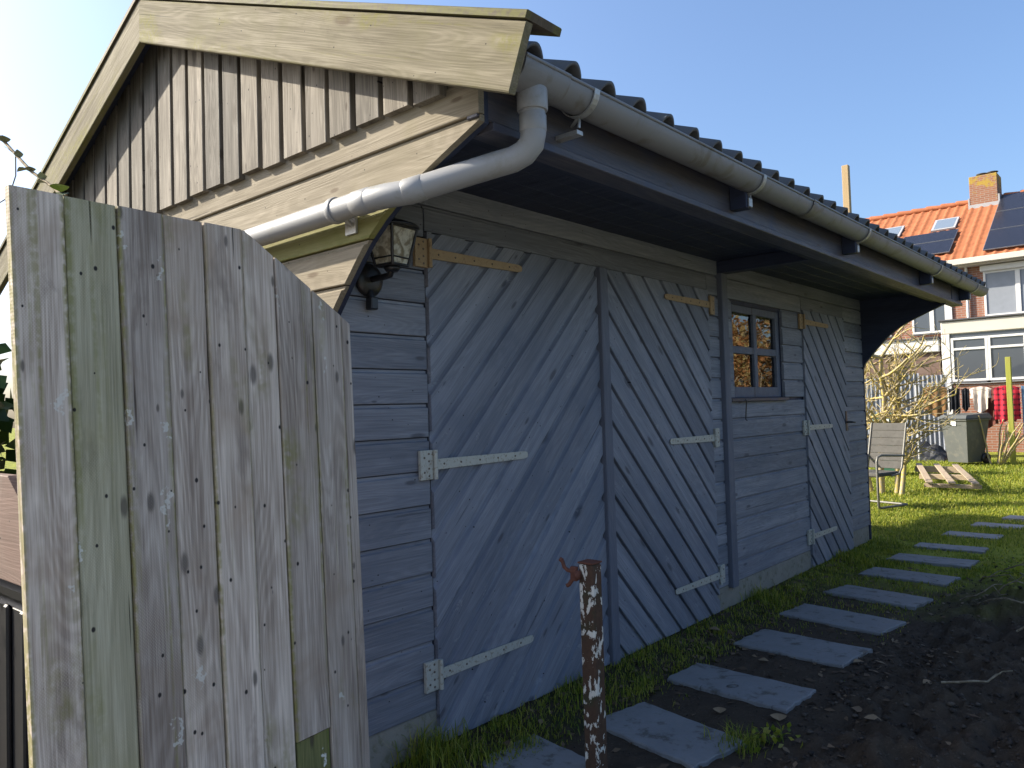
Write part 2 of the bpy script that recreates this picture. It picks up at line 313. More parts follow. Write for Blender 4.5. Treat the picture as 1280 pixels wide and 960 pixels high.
def fastmesh(name, V, F, rnd=None, smooth=False):
    """numpy mesh: F is (n,k) with equal k"""
    me = bpy.data.meshes.new(name); n, k = F.shape
    me.vertices.add(len(V)); me.vertices.foreach_set('co', np.ascontiguousarray(V, dtype=np.float32).ravel())
    me.loops.add(n * k); me.loops.foreach_set('vertex_index', np.ascontiguousarray(F, dtype=np.int32).ravel())
    me.polygons.add(n); me.polygons.foreach_set('loop_start', np.arange(0, n * k, k, dtype=np.int32)); me.polygons.foreach_set('loop_total', np.full(n, k, dtype=np.int32))
    if smooth: me.polygons.foreach_set('use_smooth', np.ones(n, dtype=bool))
    me.update(calc_edges=True)
    if rnd is not None: at = me.attributes.new('rnd', 'FLOAT', 'POINT'); at.data.foreach_set('value', rnd.astype(np.float32))
    return me
def basis(O, U, V):
    U = Vector(U).normalized(); V = Vector(V).normalized(); W = U.cross(V); O = Vector(O)
    return Matrix(((U.x, V.x, W.x, O.x), (U.y, V.y, W.y, O.y), (U.z, V.z, W.z, O.z), (0, 0, 0, 1)))
def lap(name, parent, mat, ur, v0, v1, t, O, U, V, scoop=.016, depth=.010, gap=.002, extra=(), low=.003):
    """one board: grain along U, v0..v1 across, thickness t along U x V; ur(v) gives its ends; scooped upper edge"""
    a, b = v0 + gap, v1 - gap; vs = {a, b, a + low}
    if scoop: vs |= {b - scoop, b - scoop * .85, b - scoop * .7, b - scoop * .58}
    else: vs |= {b - low}
    vs |= {e for e in extra if a + .001 < e < b - .001}
    def w(v):
        if v <= a + 1e-6: return t - low * .7
        if scoop and v > b - scoop: q = min(1., (v - (b - scoop)) / scoop / .42); return t - depth * math.sin(q * math.pi / 2)
        if not scoop and v >= b - 1e-6: return t - low * .7
        return t
    rows = []
    for v in sorted(vs):
        r = ur(v)
        if r is None or r[1] - r[0] < .002: continue
        rows.append((v, r[0], r[1], w(v)))
    if len(rows) < 2: return None
    uc = (min(r[1] for r in rows) + max(r[2] for r in rows)) / 2; vc = (a + b) / 2
    P = []; F = []
    for v, ua, ub, ww in rows: P += [(ua - uc, v - vc, 0), (ub - uc, v - vc, 0), (ua - uc, v - vc, ww), (ub - uc, v - vc, ww)]
    for i in range(len(rows) - 1):
        p, q = 4 * i, 4 * i + 4
        F += [(p + 2, p + 3, q + 3, q + 2), (p + 1, p, q, q + 1), (p, p + 2, q + 2, q), (p + 3, p + 1, q + 1, q + 3)]
    n = 4 * (len(rows) - 1); F += [(0, 1, 3, 2), (n + 1, n, n + 2, n + 3)]
    me = bpy.data.meshes.new(name); me.from_pydata(P, [], F); B = basis(O, U, V)
    return link(name, me, mat, parent, B @ T(uc, vc, 0))
def clip_range(poly, v):
    us = []
    for i in range(len(poly)):
        (u1, a), (u2, b) = poly[i], poly[(i + 1) % len(poly)]
        if (a - v) * (b - v) <= 0 and abs(a - b) > 1e-9: us.append(u1 + (u2 - u1) * (v - a) / (b - a))
    return (min(us), max(us)) if len(us) >= 2 else None
XA, YA, ZA = (1, 0, 0), (0, 1, 0), (0, 0, 1)

# ------------------------------------------------------------------ the ground
def soil_h(x, y):
    n1 = mn.noise(Vector((x * 1.1, y * 1.1, 3))); n2 = mn.noise(Vector((x * 4.5, y * 4.5, 7))); n3 = mn.noise(Vector((x * 13, y * 13, 1))); n4 = mn.noise(Vector((x * 34, y * 34, 5)))
    m = min(1, max(0, (x - .98 - .08 * n2) / .35)) * min(1, max(0, (8.3 - y) / 1.8))
    return -.004 + .045 * min(1, max(0, (.30 + .05 * n2 - x) / .22)) * (1 if y < 8 else max(0, 1 - (y - 8))) - (.03 * min(1, max(0, (y - 9.5) / 1.4))) + .006 * n2 + .006 * n3 + .003 * n4 + m * (.05 + .06 * n1 + .075 * n2 + .048 * n3 + .026 * n4)
xs = np.concatenate([np.arange(-.6, 3.6, .017)]); ys = np.concatenate([np.arange(1.2, 5., .02), np.arange(5., 11.0, .035)])
Vg = np.array([(x, y, soil_h(x, y)) for y in ys for x in xs]); nx = len(xs)
ii, jj = np.meshgrid(np.arange(len(ys) - 1), np.arange(nx - 1), indexing='ij'); a0 = (ii * nx + jj).ravel()
Fg = np.stack([a0, a0 + 1, a0 + nx + 1, a0 + nx], 1)
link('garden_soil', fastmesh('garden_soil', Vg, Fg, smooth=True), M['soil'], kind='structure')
g = MB().add([(-600, -600, -.06), (600, -600, -.06), (600, 600, -.06), (-600, 600, -.06)], [(0, 1, 2, 3)]); g.build('ground', M['soil'], MW=Matrix.Identity(4), kind='structure')
lw = MB().add([(-12, 10.98, -.03), (12, 10.98, -.03), (12, 23, -.03), (-12, 23, -.03)], [(0, 1, 2, 3)]); lw.build('lawn', M['soil'], MW=Matrix.Identity(4), kind='structure')

pv = MB()  # paving added out of view to bounce sunlight onto fence and wall
M['paving'] = plain('unseen bounce paving', (.36, .362, .365), .9, .2, var=.15, scale=3)
for i in range(14):
    for j in range(20):
        if j < 18 or i > 3: pv.box((1.0 + .305 * i, -5 + .305 * j, -.055), (1.3 + .305 * i, -4.7 + .305 * j, .004), .004)
pv.build('paving', M['paving'], MW=Matrix.Identity(4), kind='structure')
# stepping slabs
slabs = [(.37, 2.90, .6, .36, -16), (.63, 3.63, .64, .32, -4), (.645, 4.40, .63, .36, -5), (.63, 5.12, .66, .34, -9), (.65, 5.85, .63, .34, -10), (.65, 6.63, .64, .31, -6),
         (.655, 7.38, .63, .34, -1), (.65, 8.08, .58, .26, 0), (.68, 8.9, .5, .28, -2), (.78, 9.68, .48, .3, -3), (.98, 10.42, .5, .3, -4), (1.15, 11.2, .5, .3, -4)]
slabs[0] = (.63, 2.93, .58, .34, -12)
ordn = ['first', 'second', 'third', 'fourth', 'fifth', 'sixth', 'seventh', 'eighth', 'ninth', 'tenth', 'eleventh', 'twelfth']
def slab(cx, cy, w, d, a, i, label):
    r = random.Random(i * 5 + 1); cor = []
    base = [(-w / 2, -d / 2), (w / 2, -d / 2), (w / 2, d / 2), (-w / 2, d / 2)]
    for k in range(4):
        (x0, y0), (x1, y1) = base[k], base[(k + 1) % 4]
        for q in range(9): t = q / 9; j = .006 if q else .012; cor.append((x0 + (x1 - x0) * t + r.uniform(-j, j), y0 + (y1 - y0) * t + r.uniform(-j, j)))
    n = len(cor); v = [(x, y, -.03) for x, y in cor] + [(x, y, .010 + r.uniform(-.002, .002)) for x, y in cor] + [(x * .985, y * .97, .015) for x, y in cor]
    f = [(k, (k + 1) % n, n + (k + 1) % n, n + k) for k in range(n)] + [(n + k, n + (k + 1) % n, 2 * n + (k + 1) % n, 2 * n + k) for k in range(n)] + [tuple(range(2 * n, 3 * n))]
    me = bpy.data.meshes.new('stepping_slab'); me.from_pydata(v, [], f)
    o = link('stepping_slab', me, M['slate'], None, T(cx, cy, 0) @ Matrix.Rotation(math.radians(a), 4, 'Z') @ Matrix.Rotation(math.radians(r.uniform(-1, 1)), 4, 'X')); tag(o, label, 'paving slab', 'stepping slabs beside the shed')
for i, s in enumerate(slabs): slab(*s, i, 'grey slate stepping slab, %s along the path counted from the rusty post' % ordn[i])
slab(.42, 2.36, .5, .34, -10, 40, 'grey slate slab lying just short of the rusty post beside the big door')

# ------------------------------------------------------------------ the shed
shed = thing('shed', 'long wooden shed with blue grey doors, bleached gable and dark tiled roof', 'shed', (0, 1.7, 0))
ZK = [.189 + .1384 * k for k in range(17)]            # siding joints
YF = 7.915
CURVE = [(1.64, 0.0), (1.70, .008), (1.76, .035), (1.87, .13), (1.94, .195), (1.995, .25), (2.06, .335), (2.1, .40), (2.14, .485), (2.18, .575), (2.22, .67), (2.272, .80), (2.6, .80)]
def curve_x(z):
    if z <= CURVE[0][0]: return 0.0
    for (z0, x0), (z1, x1) in zip(CURVE, CURVE[1:]):
        if z0 <= z <= z1: return x0 + (x1 - x0) * (z - z0) / (z1 - z0)
    return .8
CZ = [z for z, x in CURVE] + [1.8, 1.83, 1.9, 1.97, 2.03, 2.08, 2.12, 2.16, 2.2, 2.24]
# front wall: backing sheet with openings left as gaps, boards on it
fw = MB()
for y0, y1, z0, z1 in ((1.72, 2.19, .15, 2.4), (2.19, 4.70, 2.15, 2.4), (4.70, 5.07, .15, 2.4), (5.07, 5.956, .15, 1.44), (5.07, 5.956, 2.10, 2.4), (5.956, 6.36, .15, 2.4), (6.36, 7.38, 2.15, 2.4), (7.38, YF - .02, .15, 2.4)):
    fw.box((-.06, y0, z0), (-.022, y1, z1))
front = fw.build('front_wall', M['dark'], shed)
def sboard(y0, y1, v0, v1, scoop=.016):
    e0, e1 = random.uniform(0, .003), random.uniform(0, .003)
    lap('siding_board', front, M['siding'], lambda v: (y0 + e0, y1 - e1), v0, v1, .022 + random.uniform(-.0015, .0015), (-.02, 0, 0), YA, ZA, scoop=scoop)
for k in range(16):
    z0, z1 = ZK[k], ZK[k + 1]
    if z1 <= 2.13:
        sboard(1.705, 2.188, z0, z1); sboard(4.705, 4.865, z0, z1)
        if z1 > 1.45:
            sboard(4.955, 5.068, max(z0, 1.436), z1); sboard(5.958, 6.355, max(z0, 1.436) if z0 > 1.4 else z0, z1)
        else:
            if z1 > 1.40: sboard(4.955, 6.355, z0, 1.415, 0)
            else: sboard(4.955, 6.355, z0, z1)
        sboard(7.382, YF, z0, z1)
    elif k == 14:
        sboard(1.705, 2.188, z0, z1); sboard(2.19, 4.70, 2.153, z1); sboard(4.955, 6.355, z0, z1); sboard(6.36, 7.38, 2.153, z1); sboard(7.382, YF, z0, z1); sboard(4.705, 4.865, z0, z1)
    else:
        sboard(1.705, 4.865, z0, z1); sboard(4.955, YF, z0, z1)
# strip closing the wall above the window frame
def tboard(name, lo, hi, mat, parent, ch=.003, axis=1):
    """plain timber; grain along the given world axis"""
    c = [(lo[i] + hi[i]) / 2 for i in range(3)]; h = [(hi[i] - lo[i]) / 2 for i in range(3)]
    U = [(1, 0, 0), (0, 1, 0), (0, 0, 1)][axis]; V = [(0, 1, 0), (0, 0, 1), (1, 0, 0)][axis]; order = [(0, 1, 2), (1, 2, 0), (2, 0, 1)][axis]
    B = basis(c, U, V); hh = [h[j] for j in order]; me = bpy.data.meshes.new(name); m = MB().box([-q for q in hh], hh, ch)
    me.from_pydata(m.v, [], m.f); return link(name, me, mat, parent, B)
tboard('trim_post', (-.02, 3.425, .04), (.036, 3.495, 2.150), M['trim'], shed, .004, 2)
tboard('trim_post', (-.02, 4.868, .17), (.034, 4.952, 2.36), M['trim'], shed, .004, 2)
tboard('corner_post', (-.05, YF + .001, .05), (.004, YF + .03, 2.3), M['dark'], shed, .004, 2)
tboard('plinth', (-.12, 1.71, -.1), (-.004, YF - .02, .186), M['concrete'], shed, .006, 1)
# doors
def screws(m, pts, x):
    for (y, z) in pts: m.lathe([(.0048, 0), (.004, .002), (.0, .0025)], (x, y, z), 8, 'x')
def hinge(parent, y, z, sgn, L, mat, droop=0.):
    m = MB(); x0 = .016
    m.box((x0 - .012, min(y, y - sgn * .075), z - .06), (x0 - .008 + .012, max(y, y - sgn * .075), z + .06), .001)
    m.tube([(x0 + .012, y, z - .06), (x0 + .012, y, z + .06)], .009, 10)
    n = 6; pts = []
    ya, yb = y + sgn * .004, y + sgn * L
    poly = [(ya, z - .022), (yb - sgn * .02, z - .017 + droop), (yb, z - .012 + droop), (yb + sgn * .004, z + droop), (yb, z + .012 + droop), (yb - sgn * .02, z + .017 + droop), (ya, z + .022)]
    if sgn < 0: poly = poly[::-1]
    m.prism(poly, x0 + .004, x0 + .009, 'yz')
    o = m.build('hinge', mat, parent)
    s = MB(); screws(s, [(ya + (yb - ya) * q, z + droop * q) for q in (.08, .25, .45, .65, .85)] , x0 + .009); screws(s, [(y - sgn * .03, z + q) for q in (-.045, -.015, .015, .045)] + [(y - sgn * .055, z + q) for q in (-.03, .03)], x0 + .004)
    me = o.data; base = len(me.vertices); inv = WM[o.name].inverted()
    # screws joined into the hinge, with their own slot
    vs = [tuple(v.co) for v in me.vertices] + [tuple(inv @ Vector(v)) for v in s.v]; fs = [tuple(p.vertices) for p in me.polygons] + [tuple(i + base for i in f) for f in s.f]; nm = len(me.polygons)
    m2 = bpy.data.meshes.new('hinge'); m2.from_pydata(vs, [], fs); m2.materials.append(mat); m2.materials.append(M['screw'])
    m2.polygons.foreach_set('material_index', [0] * nm + [1] * len(s.f)); o.data = m2
    return o
def diag_door(y0, y1, z0, z1, sense, phase):
    sw = .034 if sense > 0 else .021
    m = MB().box((-.035, y0 + .004, z0 + .006), (-.010, y1 - .004, z1 - .004)); d = m.build('door', M['dark'], shed)
    q = math.sqrt(.5); U, V = ((0, q, q), (0, -q, q)) if sense > 0 else ((0, q, -q), (0, q, q))
    poly = [(y * U[1] + z * U[2], y * V[1] + z * V[2]) for y, z in ((y0, z0), (y1, z0), (y1, z1), (y0, z1))]
    vmin, vmax = min(p[1] for p in poly), max(p[1] for p in poly); v = phase
    while v > vmin: v -= .1414
    while v < vmax:
        lap('door_board', d, M['door'], lambda vv: clip_range(poly, vv), max(v, vmin - .001), min(v + .1414, vmax), .024 + random.uniform(-.001, .001), (-.009, 0, 0), U, V, scoop=sw if v + .1414 < vmax else 0, depth=.018, extra=[p[1] for p in poly]); v += .1414
    return d
q = math.sqrt(.5)
d1 = diag_door(2.195, 3.422, .05, 2.150, 1, (2.15 - 2.428) * q)
for z, mt in ((2.058, 'hinge_tan'), (1.184, 'hinge'), (.333, 'hinge')): hinge(d1, 2.198, z, 1, .59, M[mt], .004)
d2 = diag_door(3.498, 4.70, .05, 2.150, -1, (3.706 + 2.145) * q)
for z, mt in ((2.052, 'hinge_tan'), (1.178, 'hinge'), (.285, 'hinge')): hinge(d2, 4.703, z, -1, .58, M[mt], .004)
d3 = diag_door(6.362, 7.376, .05, 2.150, -1, (6.365 + 2.147) * q)
for z, mt in ((2.052, 'hinge_tan'), (1.184, 'hinge'), (.30, 'hinge')): hinge(d3, 6.358, z, 1, .57, M[mt], -.004)
m = MB().box((.014, 7.30, 1.12), (.02, 7.34, 1.30), .002); m.tube([(.02, 7.32, 1.2), (.06, 7.32, 1.2), (.065, 7.325, 1.2), (.065, 7.40, 1.195)], .009, 10); m.build('door_handle', M['black'], d3)
# window
wf = MB(); XW = -.027
wf.box((-.07, 5.07, 1.44), (XW, 5.135, 2.10), .003); wf.box((-.07, 5.89, 1.44), (XW, 5.956, 2.10), .003)
wf.box((-.07, 5.135, 2.048), (XW, 5.89, 2.10), .003); wf.box((-.07, 5.135, 1.44), (XW, 5.89, 1.515), .003)
wf.box((-.065, 5.488, 1.515), (XW - .001, 5.543, 2.048), .003); wf.box((-.066, 5.135, 1.754), (XW - .002, 5.488, 1.806), .003); wf.box((-.066, 5.543, 1.754), (XW - .002, 5.89, 1.806), .003)
win = wf.build('window', M['trim'], shed)
for y0, y1 in ((5.135, 5.488), (5.543, 5.89)):
    for z0, z1 in ((1.515, 1.754), (1.806, 2.048)): MB().box((-.052, y0, z0), (-.048, y1, z1)).build('pane', M['glass'], win)
tboard('sill', (-.03, 4.96, 1.410), (.034, 5.965, 1.436), M['fascia'], win, .004, 1)
m = MB(); m.tube([(.030, 5.16, 1.43), (.040, 5.17, 1.415), (.030, 5.18, 1.36), (.024, 5.18, 1.285), (.03, 5.19, 1.275)], .004, 6); m.build('stay_hook', M['black'], win)
m = MB()
m.box((-2.55, 1.76, .2), (-2.5, 7.85, 2.4)); m.box((-2.5, 1.76, .02), (-.1, 7.85, .05)); m.build('interior_wall', M['dark'], shed)
# gable
gb = MB().prism([(-2.6, .1), (-.002, .1), (-.002, 1.7), (-.002, 2.42), (.72, 2.42), (.72, 2.46), (-1.2, 3.23), (-2.6, 2.62)], 1.725, 1.745, 'xz'); gable = gb.build('gable_wall', M['dark'], shed)
GZ = [.15, .29, .433, .576, .719, .862, 1.005, 1.148, 1.291, 1.434, 1.577, 1.719, 1.861, 2.003, 2.148, 2.294, 2.42]
for k in range(len(GZ) - 1):
    mt = M['plank_green'] if k == 13 else M['plank']
    lap('gable_plank', gable, mt, lambda v: (-2.6, curve_x(v) if v > 1.6 else 0.0), GZ[k], GZ[k + 1], .025, (0, 1.712, 0), XA, ZA, scoop=.016, depth=.011, extra=CZ)
# dark inner lining behind the near curved wing
def wing(y0, y1, name='wing_board'):
    poly = [(.0, 1.64)] + [(x - .004, z) for z, x in CURVE[1:-1]] + [(.72, 2.272), (.72, 2.42), (0, 2.42)]
    m = MB()
    for (za, xa), (zb, xb) in zip(CURVE[:-1], CURVE[1:]):
        zb = min(zb, 2.42); m.prism([(-.001, za), (max(xa - .004, 0), za), (max(xb - .004, 0), zb), (-.001, zb)], y0, y1, 'xz')
    return m.build(name, M['dark'], shed)
wing(1.714, 1.735); wing(YF + .002, YF + .04)
def roof_under(x): return 3.30 - (.402 * (x + 1.2) if x > -1.2 else .43 * (-1.2 - x))
xk = -1.109 - .1488 * 11
while xk < .62:
    a, b = xk + .013, xk + .1365; e = [-1.2]
    top = lambda v: roof_under(-v) - .05
    bz = 2.387 + random.uniform(-.008, .008)
    lap('gable_board', gable, M['gable'], lambda v: (bz, top(v)), -b, -a, 0.03 + random.uniform(-.002, .002), (0, 1.69, 0), ZA, (-1, 0, 0), scoop=0, extra=[1.2], gap=.0)
    xk += .1488
# recessed boards seen in the joints
lap('gable_batten', gable, M['recess_shade'], lambda v: (2.425, roof_under(-v) - .05), -.6, 2.6, .006, (0, 1.708, 0), ZA, (-1, 0, 0), scoop=0, extra=[1.2])
# roof
ov0, ov1 = 1.60, 8.72
def roof_top(x): return roof_under(x) + .055
rf = MB(); rf.prism([(.84, roof_under(.84) - .052), (-1.2, 3.248), (-3.3, roof_under(-3.3) - .052), (-3.3, roof_under(-3.3) - .024), (-1.2, 3.276), (.84, roof_under(.84) - .024)], 1.60, ov1, 'xz')
roof = rf.build('roof', M['dark'], shed)
def barge(x0, x1, slope, y0, y1, wid, name, mat):
    dx = x1 - x0; L = math.hypot(dx, slope * dx); ang = math.atan(slope); s = 1 if x1 > x0 else -1
    return L, ang, s
def slope_board(name, xa, za, xb, zb, wid, y0, y1, mat, parent, miter=True):
    """board in the gable plane: top edge from (xa,za) to (xb,zb)"""
    if xb > xa: U = Vector((xb - xa, 0, zb - za))
    else: U = Vector((xa - xb, 0, za - zb))
    L = U.length; U.normalize(); V = Vector((0, -1, 0)).cross(U); 
    if V.z < 0: V = -V
    o = Vector((xa, y1, za)) if xb > xa else Vector((xb, y1, zb)); k = wid * math.tan(math.atan2(abs(U.z), U.x))
    f = (lambda v: (k * (-v) / wid if miter else 0, L)) if xb > xa else (lambda v: (0, L - (k * (-v) / wid if miter else 0)))
    return lap(name, parent, mat, f, -wid, 0, y1 - y0, o, U, V, scoop=0, low=.004, gap=0)
RX, RZ = -1.2, 3.345
slope_board('barge_board', RX, RZ, 1.10, RZ - .402 * 2.30, .185, 1.558, 1.586, M['barge'], roof)
slope_board('barge_board', RX, RZ, -3.45, RZ - .43 * 2.25, .185, 1.558, 1.586, M['barge'], roof)
slope_board('barge_board', RX, RZ, .84, RZ - .402 * 2.04, .13, 8.725, 8.75, M['dark'], roof)
# cap boards on the barge
def cap(xa, xb, slope):
    U = Vector((xb - xa, 0, -slope * abs(xb - xa))); L = U.length; U.normalize()
    V = Vector((0, -1, 0)) if U.x < 0 else Vector((0, 1, 0))
    W = U.cross(V); O = Vector((xa, 1.548, RZ + .003)) if U.x > 0 else Vector((xa, 1.548 + .15, RZ + .003))
    return lap('verge_cap', roof, M['cap'], lambda v: (0, L), 0, .15, .022, O, U, V, scoop=0, low=.004, gap=0)
cap(RX + .004, 1.105, .402); cap(RX - .004, -3.47, .43)
# roof tiles: pantiles, pitch 0.2 m
def tile_mesh():
    prof = []
    for k in range(11): t = k / 10; y = -.052 + .104 * t; prof.append((y, .052 * math.sin(math.pi * t) ** .75 if 0 < t < 1 else 0.))
    prof = [(-.10, .004), (-.075, -.004)] + prof + [(.075, -.004), (.104, .004)]
    v = []; f = []; n = len(prof); L = .36
    for (u, dz) in ((0, .006), (L, 0.)):
        for (y, z) in prof: v.append((u, y, z + dz + .013))
        for (y, z) in prof: v.append((u, y, z + dz))
    for i in range(n - 1): f += [(i, i + 1, 2 * n + i + 1, 2 * n + i), (n + i + 1, n + i, 3 * n + i, 3 * n + i + 1), (i + 1, i, n + i, n + i + 1)]
    me = bpy.data.meshes.new('roof_tile'); me.from_pydata(v, [], [tuple(q) for q in f]); me.materials.append(M['tile']); me.polygons.foreach_set('use_smooth', [True] * len(f)); return me
TM = tile_mesh(); cols = [1.78 + .2 * k for k in range(35)]
sl_ang = math.atan(.402)
def tile_mat(side, row, y):
    d = .3 * row
    if side > 0: x = .93 - d * math.cos(sl_ang); U = Vector((-math.cos(sl_ang), 0, math.sin(sl_ang))); V = Vector((0, -1, 0))
    else: a = math.atan(.43); x = -3.36 + d * math.cos(a); U = Vector((math.cos(a), 0, math.sin(a))); V = Vector((0, 1, 0))
    z = roof_under(x) - .018 + random.uniform(-.003, .003); return basis((x, y, z), U, V)
for y in cols:
    for row in range(2): link('roof_tile', TM, None, roof, tile_mat(1, row, y + random.uniform(-.004, .004)))
V0 = np.array([v.co for v in TM.vertices]); F0 = np.array([tuple(p.vertices) for p in TM.polygons]); VV = []; FF = []; k = 0
for side, rows in ((1, range(2, 8)), (-1, range(0, 8))):
    for row in rows:
        for y in cols:
            Mt = np.array(tile_mat(side, row, y)); VV.append(V0 @ Mt[:3, :3].T + Mt[:3, 3]); FF.append(F0 + k); k += len(V0)
link('upper_roof_tiles', fastmesh('upper_roof_tiles', np.vstack(VV), np.vstack(FF), smooth=True), M['tile'], roof, kind='stuff')
m = MB(); m.tube([(RX, 1.70, RZ + .0), (RX, 8.72, RZ + .0)], .085, 14); m.build('ridge_cap', M['tile'], roof)
# eaves: soffit, fascia, beams, rafter tails
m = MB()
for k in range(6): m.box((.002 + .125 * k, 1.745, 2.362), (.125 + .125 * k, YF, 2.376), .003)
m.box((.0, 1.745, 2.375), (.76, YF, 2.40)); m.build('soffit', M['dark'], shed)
tboard('fascia_board', (.745, 1.690, 2.285), (.792, 8.32, 2.455), M['fascia'], shed, .003, 1)
tboard('fascia_strip', (.705, 1.750, 2.255), (.803, 8.32, 2.283), M['fascia'], shed, .003, 1)
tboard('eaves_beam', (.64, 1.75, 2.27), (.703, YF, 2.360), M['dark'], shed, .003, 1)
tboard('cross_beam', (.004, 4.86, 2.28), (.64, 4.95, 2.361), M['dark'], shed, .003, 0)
for y in (3.40, 4.96, 6.80, 8.22): tboard('rafter_tail', (.7935, y, 2.30), (.875, y + .06, 2.452), M['dark'], shed, .003, 0)
# gutter
GX, GZc, GR = .885, 2.437, .066
gm = MB(); n = 18; sec = [(GX + GR * math.cos(t), GZc - GR * math.sin(t)) for t in [math.pi * k / n for k in range(n + 1)]] + [(GX + (GR - .004) * math.cos(t), GZc - (GR - .004) * math.sin(t)) for t in [math.pi * k / n for k in range(n, -1, -1)]]
def gut(m, y0, y1, ex=0.):
    s2 = [(GX + (x - GX) * (1 + ex / GR), GZc + (z - GZc) * (1 + ex / GR)) for x, z in sec]; N = len(s2)
    m.add([(x, y0, z) for x, z in s2] + [(x, y1, z) for x, z in s2], [(k, (k + 1) % N, N + (k + 1) % N, N + k) for k in range(N)], True)
gut(gm, 1.74, 8.74)
gm.tube([(GX + GR, 1.74, GZc), (GX + GR, 8.74, GZc)], .006, 8)
for y in (1.738, 8.742): gm.add([(x, y, z) for x, z in sec[:n + 1]] + [(x, y + .006, z) for x, z in sec[:n + 1]], [tuple(range(n + 1)), tuple(range(n + 1, 2 * n + 2))] + [(k, k + 1, n + 2 + k, n + 1 + k) for k in range(n)])
gutter = gm.build('gutter', M['gutter'], shed)
def jn(y0, y1, nm='gutter_joint'):
    m = MB(); gut(m, y0, y1, .005); m.tube([(GX + GR + .003, y0, GZc), (GX + GR + .003, y1, GZc)], .007, 8); m.build(nm, M['gutter'], gutter)
jn(1.732, 1.95, 'outlet_joint'); jn(4.05, 4.12); jn(7.55, 7.68)
for y in (2.09, 3.43, 4.99, 6.83, 8.25):
    m = MB(); R2 = GR + .009; s2 = [(GX + R2 * math.cos(t), GZc - R2 * math.sin(t)) for t in [math.pi * k / 14 for k in range(15)]]
    for (x0, z0), (x1, z1) in zip(s2, s2[1:]): m.prism([(x0, z0), (x1, z1), (x1 + (GX - x1) * .06, z1 + (GZc - z1) * .06), (x0 + (GX - x0) * .06, z0 + (GZc - z0) * .06)], y - .014, y + .014, 'xz')
    m.tube([(GX - .01, y, GZc - R2), (GX - .035, y, GZc - R2 - .02), (.884, y, 2.36), (.879, y, 2.33)], .006, 6); m.box((.8765 if y > 3 else .793, y - .017, 2.305), (.884, y + .017, 2.345 if y > 3 else 2.32), .001)
    m.build('gutter_bracket', M['galv'], gutter)
# downpipe
PY = 1.62; dp = MB()
path = [(GX, 1.84, 2.40), (GX, 1.84, 2.30), (GX, 1.84, 2.245), (GX - .006, 1.838, 2.215), (GX - .028, 1.829, 2.19), (GX - .062, 1.814, 2.174), (GX - .11, 1.793, 2.166), (.50, PY + .032, 2.106), (.44, PY + .01, 2.105), (.38, PY, 2.105), (.30, PY - .001, 2.105), (-2.0, PY - .004, 2.085)]
dp.tube(path, .040, 20); pipe = dp.build('downpipe', M['pvc'], shed)
def collar(a, b, r=.0422):
    m = MB(); A, B = Vector(a), Vector(b); d = (B - A).normalized() * .004; m.tube([A, A + d, B - d, B], [r - .002, r, r, r - .002], 20); m.build('pipe_collar', M['pvc'], pipe)
collar((GX, 1.84, 2.385), (GX, 1.84, 2.315), .048); collar((GX, 1.84, 2.305), (GX, 1.84, 2.25)); 
def on(t, A=Vector((GX - .11, 1.793, 2.166)), B=Vector((.50, PY + .032, 2.106))): return A.lerp(B, t)
collar(on(.78), on(1.0)); collar((.37, PY, 2.105), (.29, PY - .001, 2.105)); collar((.19, PY - .001, 2.1046), (.165, PY - .001, 2.1046), .046)
m = MB(); m.tube([(.18, PY, 2.1), (.18, 1.684, 2.06)], .008, 6); m.box((.15, 1.676, 2.03), (.21, 1.686, 2.09), .001); m.build('pipe_clip', M['galv'], pipe)

# ------------------------------------------------------------------ lantern on the wall
lm = thing('wall_lantern', 'black four sided lantern with dirty panes on round wall plate', 'lamp', (.003, 1.89, 1.87))
m = MB().lathe([(0, .028), (.035, .026), (.058, .018), (.066, .006), (.066, 0), (0, 0)], (.004, 1.89, 1.915), 24, 'x'); m.build('wall_plate', M['black'], lm)
m = MB(); m.tube([(.02, 1.89, 1.915), (.07, 1.885, 1.915), (.11, 1.88, 1.912), (.15, 1.878, 1.915), (.16, 1.878, 1.94)], .012, 10); m.lathe([(0, -.012), (.022, -.01), (.03, 0), (.03, .008), (0, .008)], (.16, 1.878, 1.935), 12); m.build('arm', M['black'], lm)
m = MB(); m.tube([(.018, 1.885, 1.87), (.03, 1.885, 1.84), (.03, 1.885, 1.80)], .014, 10); m.box((.012, 1.868, 1.797), (.05, 1.902, 1.845), .004); m.build('sensor', M['black'], lm)
LC = Vector((.16, 1.878, 0)); za, zb, ra, rb = 1.943, 2.085, .042, .068
def cor(r, z, k): t = math.pi / 4 + k * math.pi / 2 + .12; return LC + Vector((r * 1.4142 * math.cos(t), r * 1.4142 * math.sin(t), z))
m = MB()
for k in range(4):
    m.tube([cor(ra, za, k), cor(rb, zb, k)], .006, 6)
    for z, r in ((za + .004, ra), (zb - .002, rb), (za + .03, ra + (rb - ra) * .2)): m.tube([cor(r, z, k), cor(r, z, k + 1)], .005 if z != za + .03 else .003, 6)
m.add([cor(ra, za, k) for k in range(4)], [(3, 2, 1, 0)]); m.build('lantern_frame', M['black'], lm)
for k in range(4): MB().add([cor(ra - .002, za + .004, k), cor(ra - .002, za + .004, k + 1), cor(rb - .002, zb - .004, k + 1), cor(rb - .002, zb - .004, k)], [(0, 1, 2, 3)]).build('lantern_pane', M['lampglass'], lm)
m = MB().lathe([(.0, 2.135), (.012, 2.133), (.02, 2.12), (.055, 2.112), (.1, 2.094), (.108, 2.086), (.1, 2.084), (.0, 2.09)], (LC.x, LC.y, 0), 20); m.build('lantern_cap', M['black'], lm)

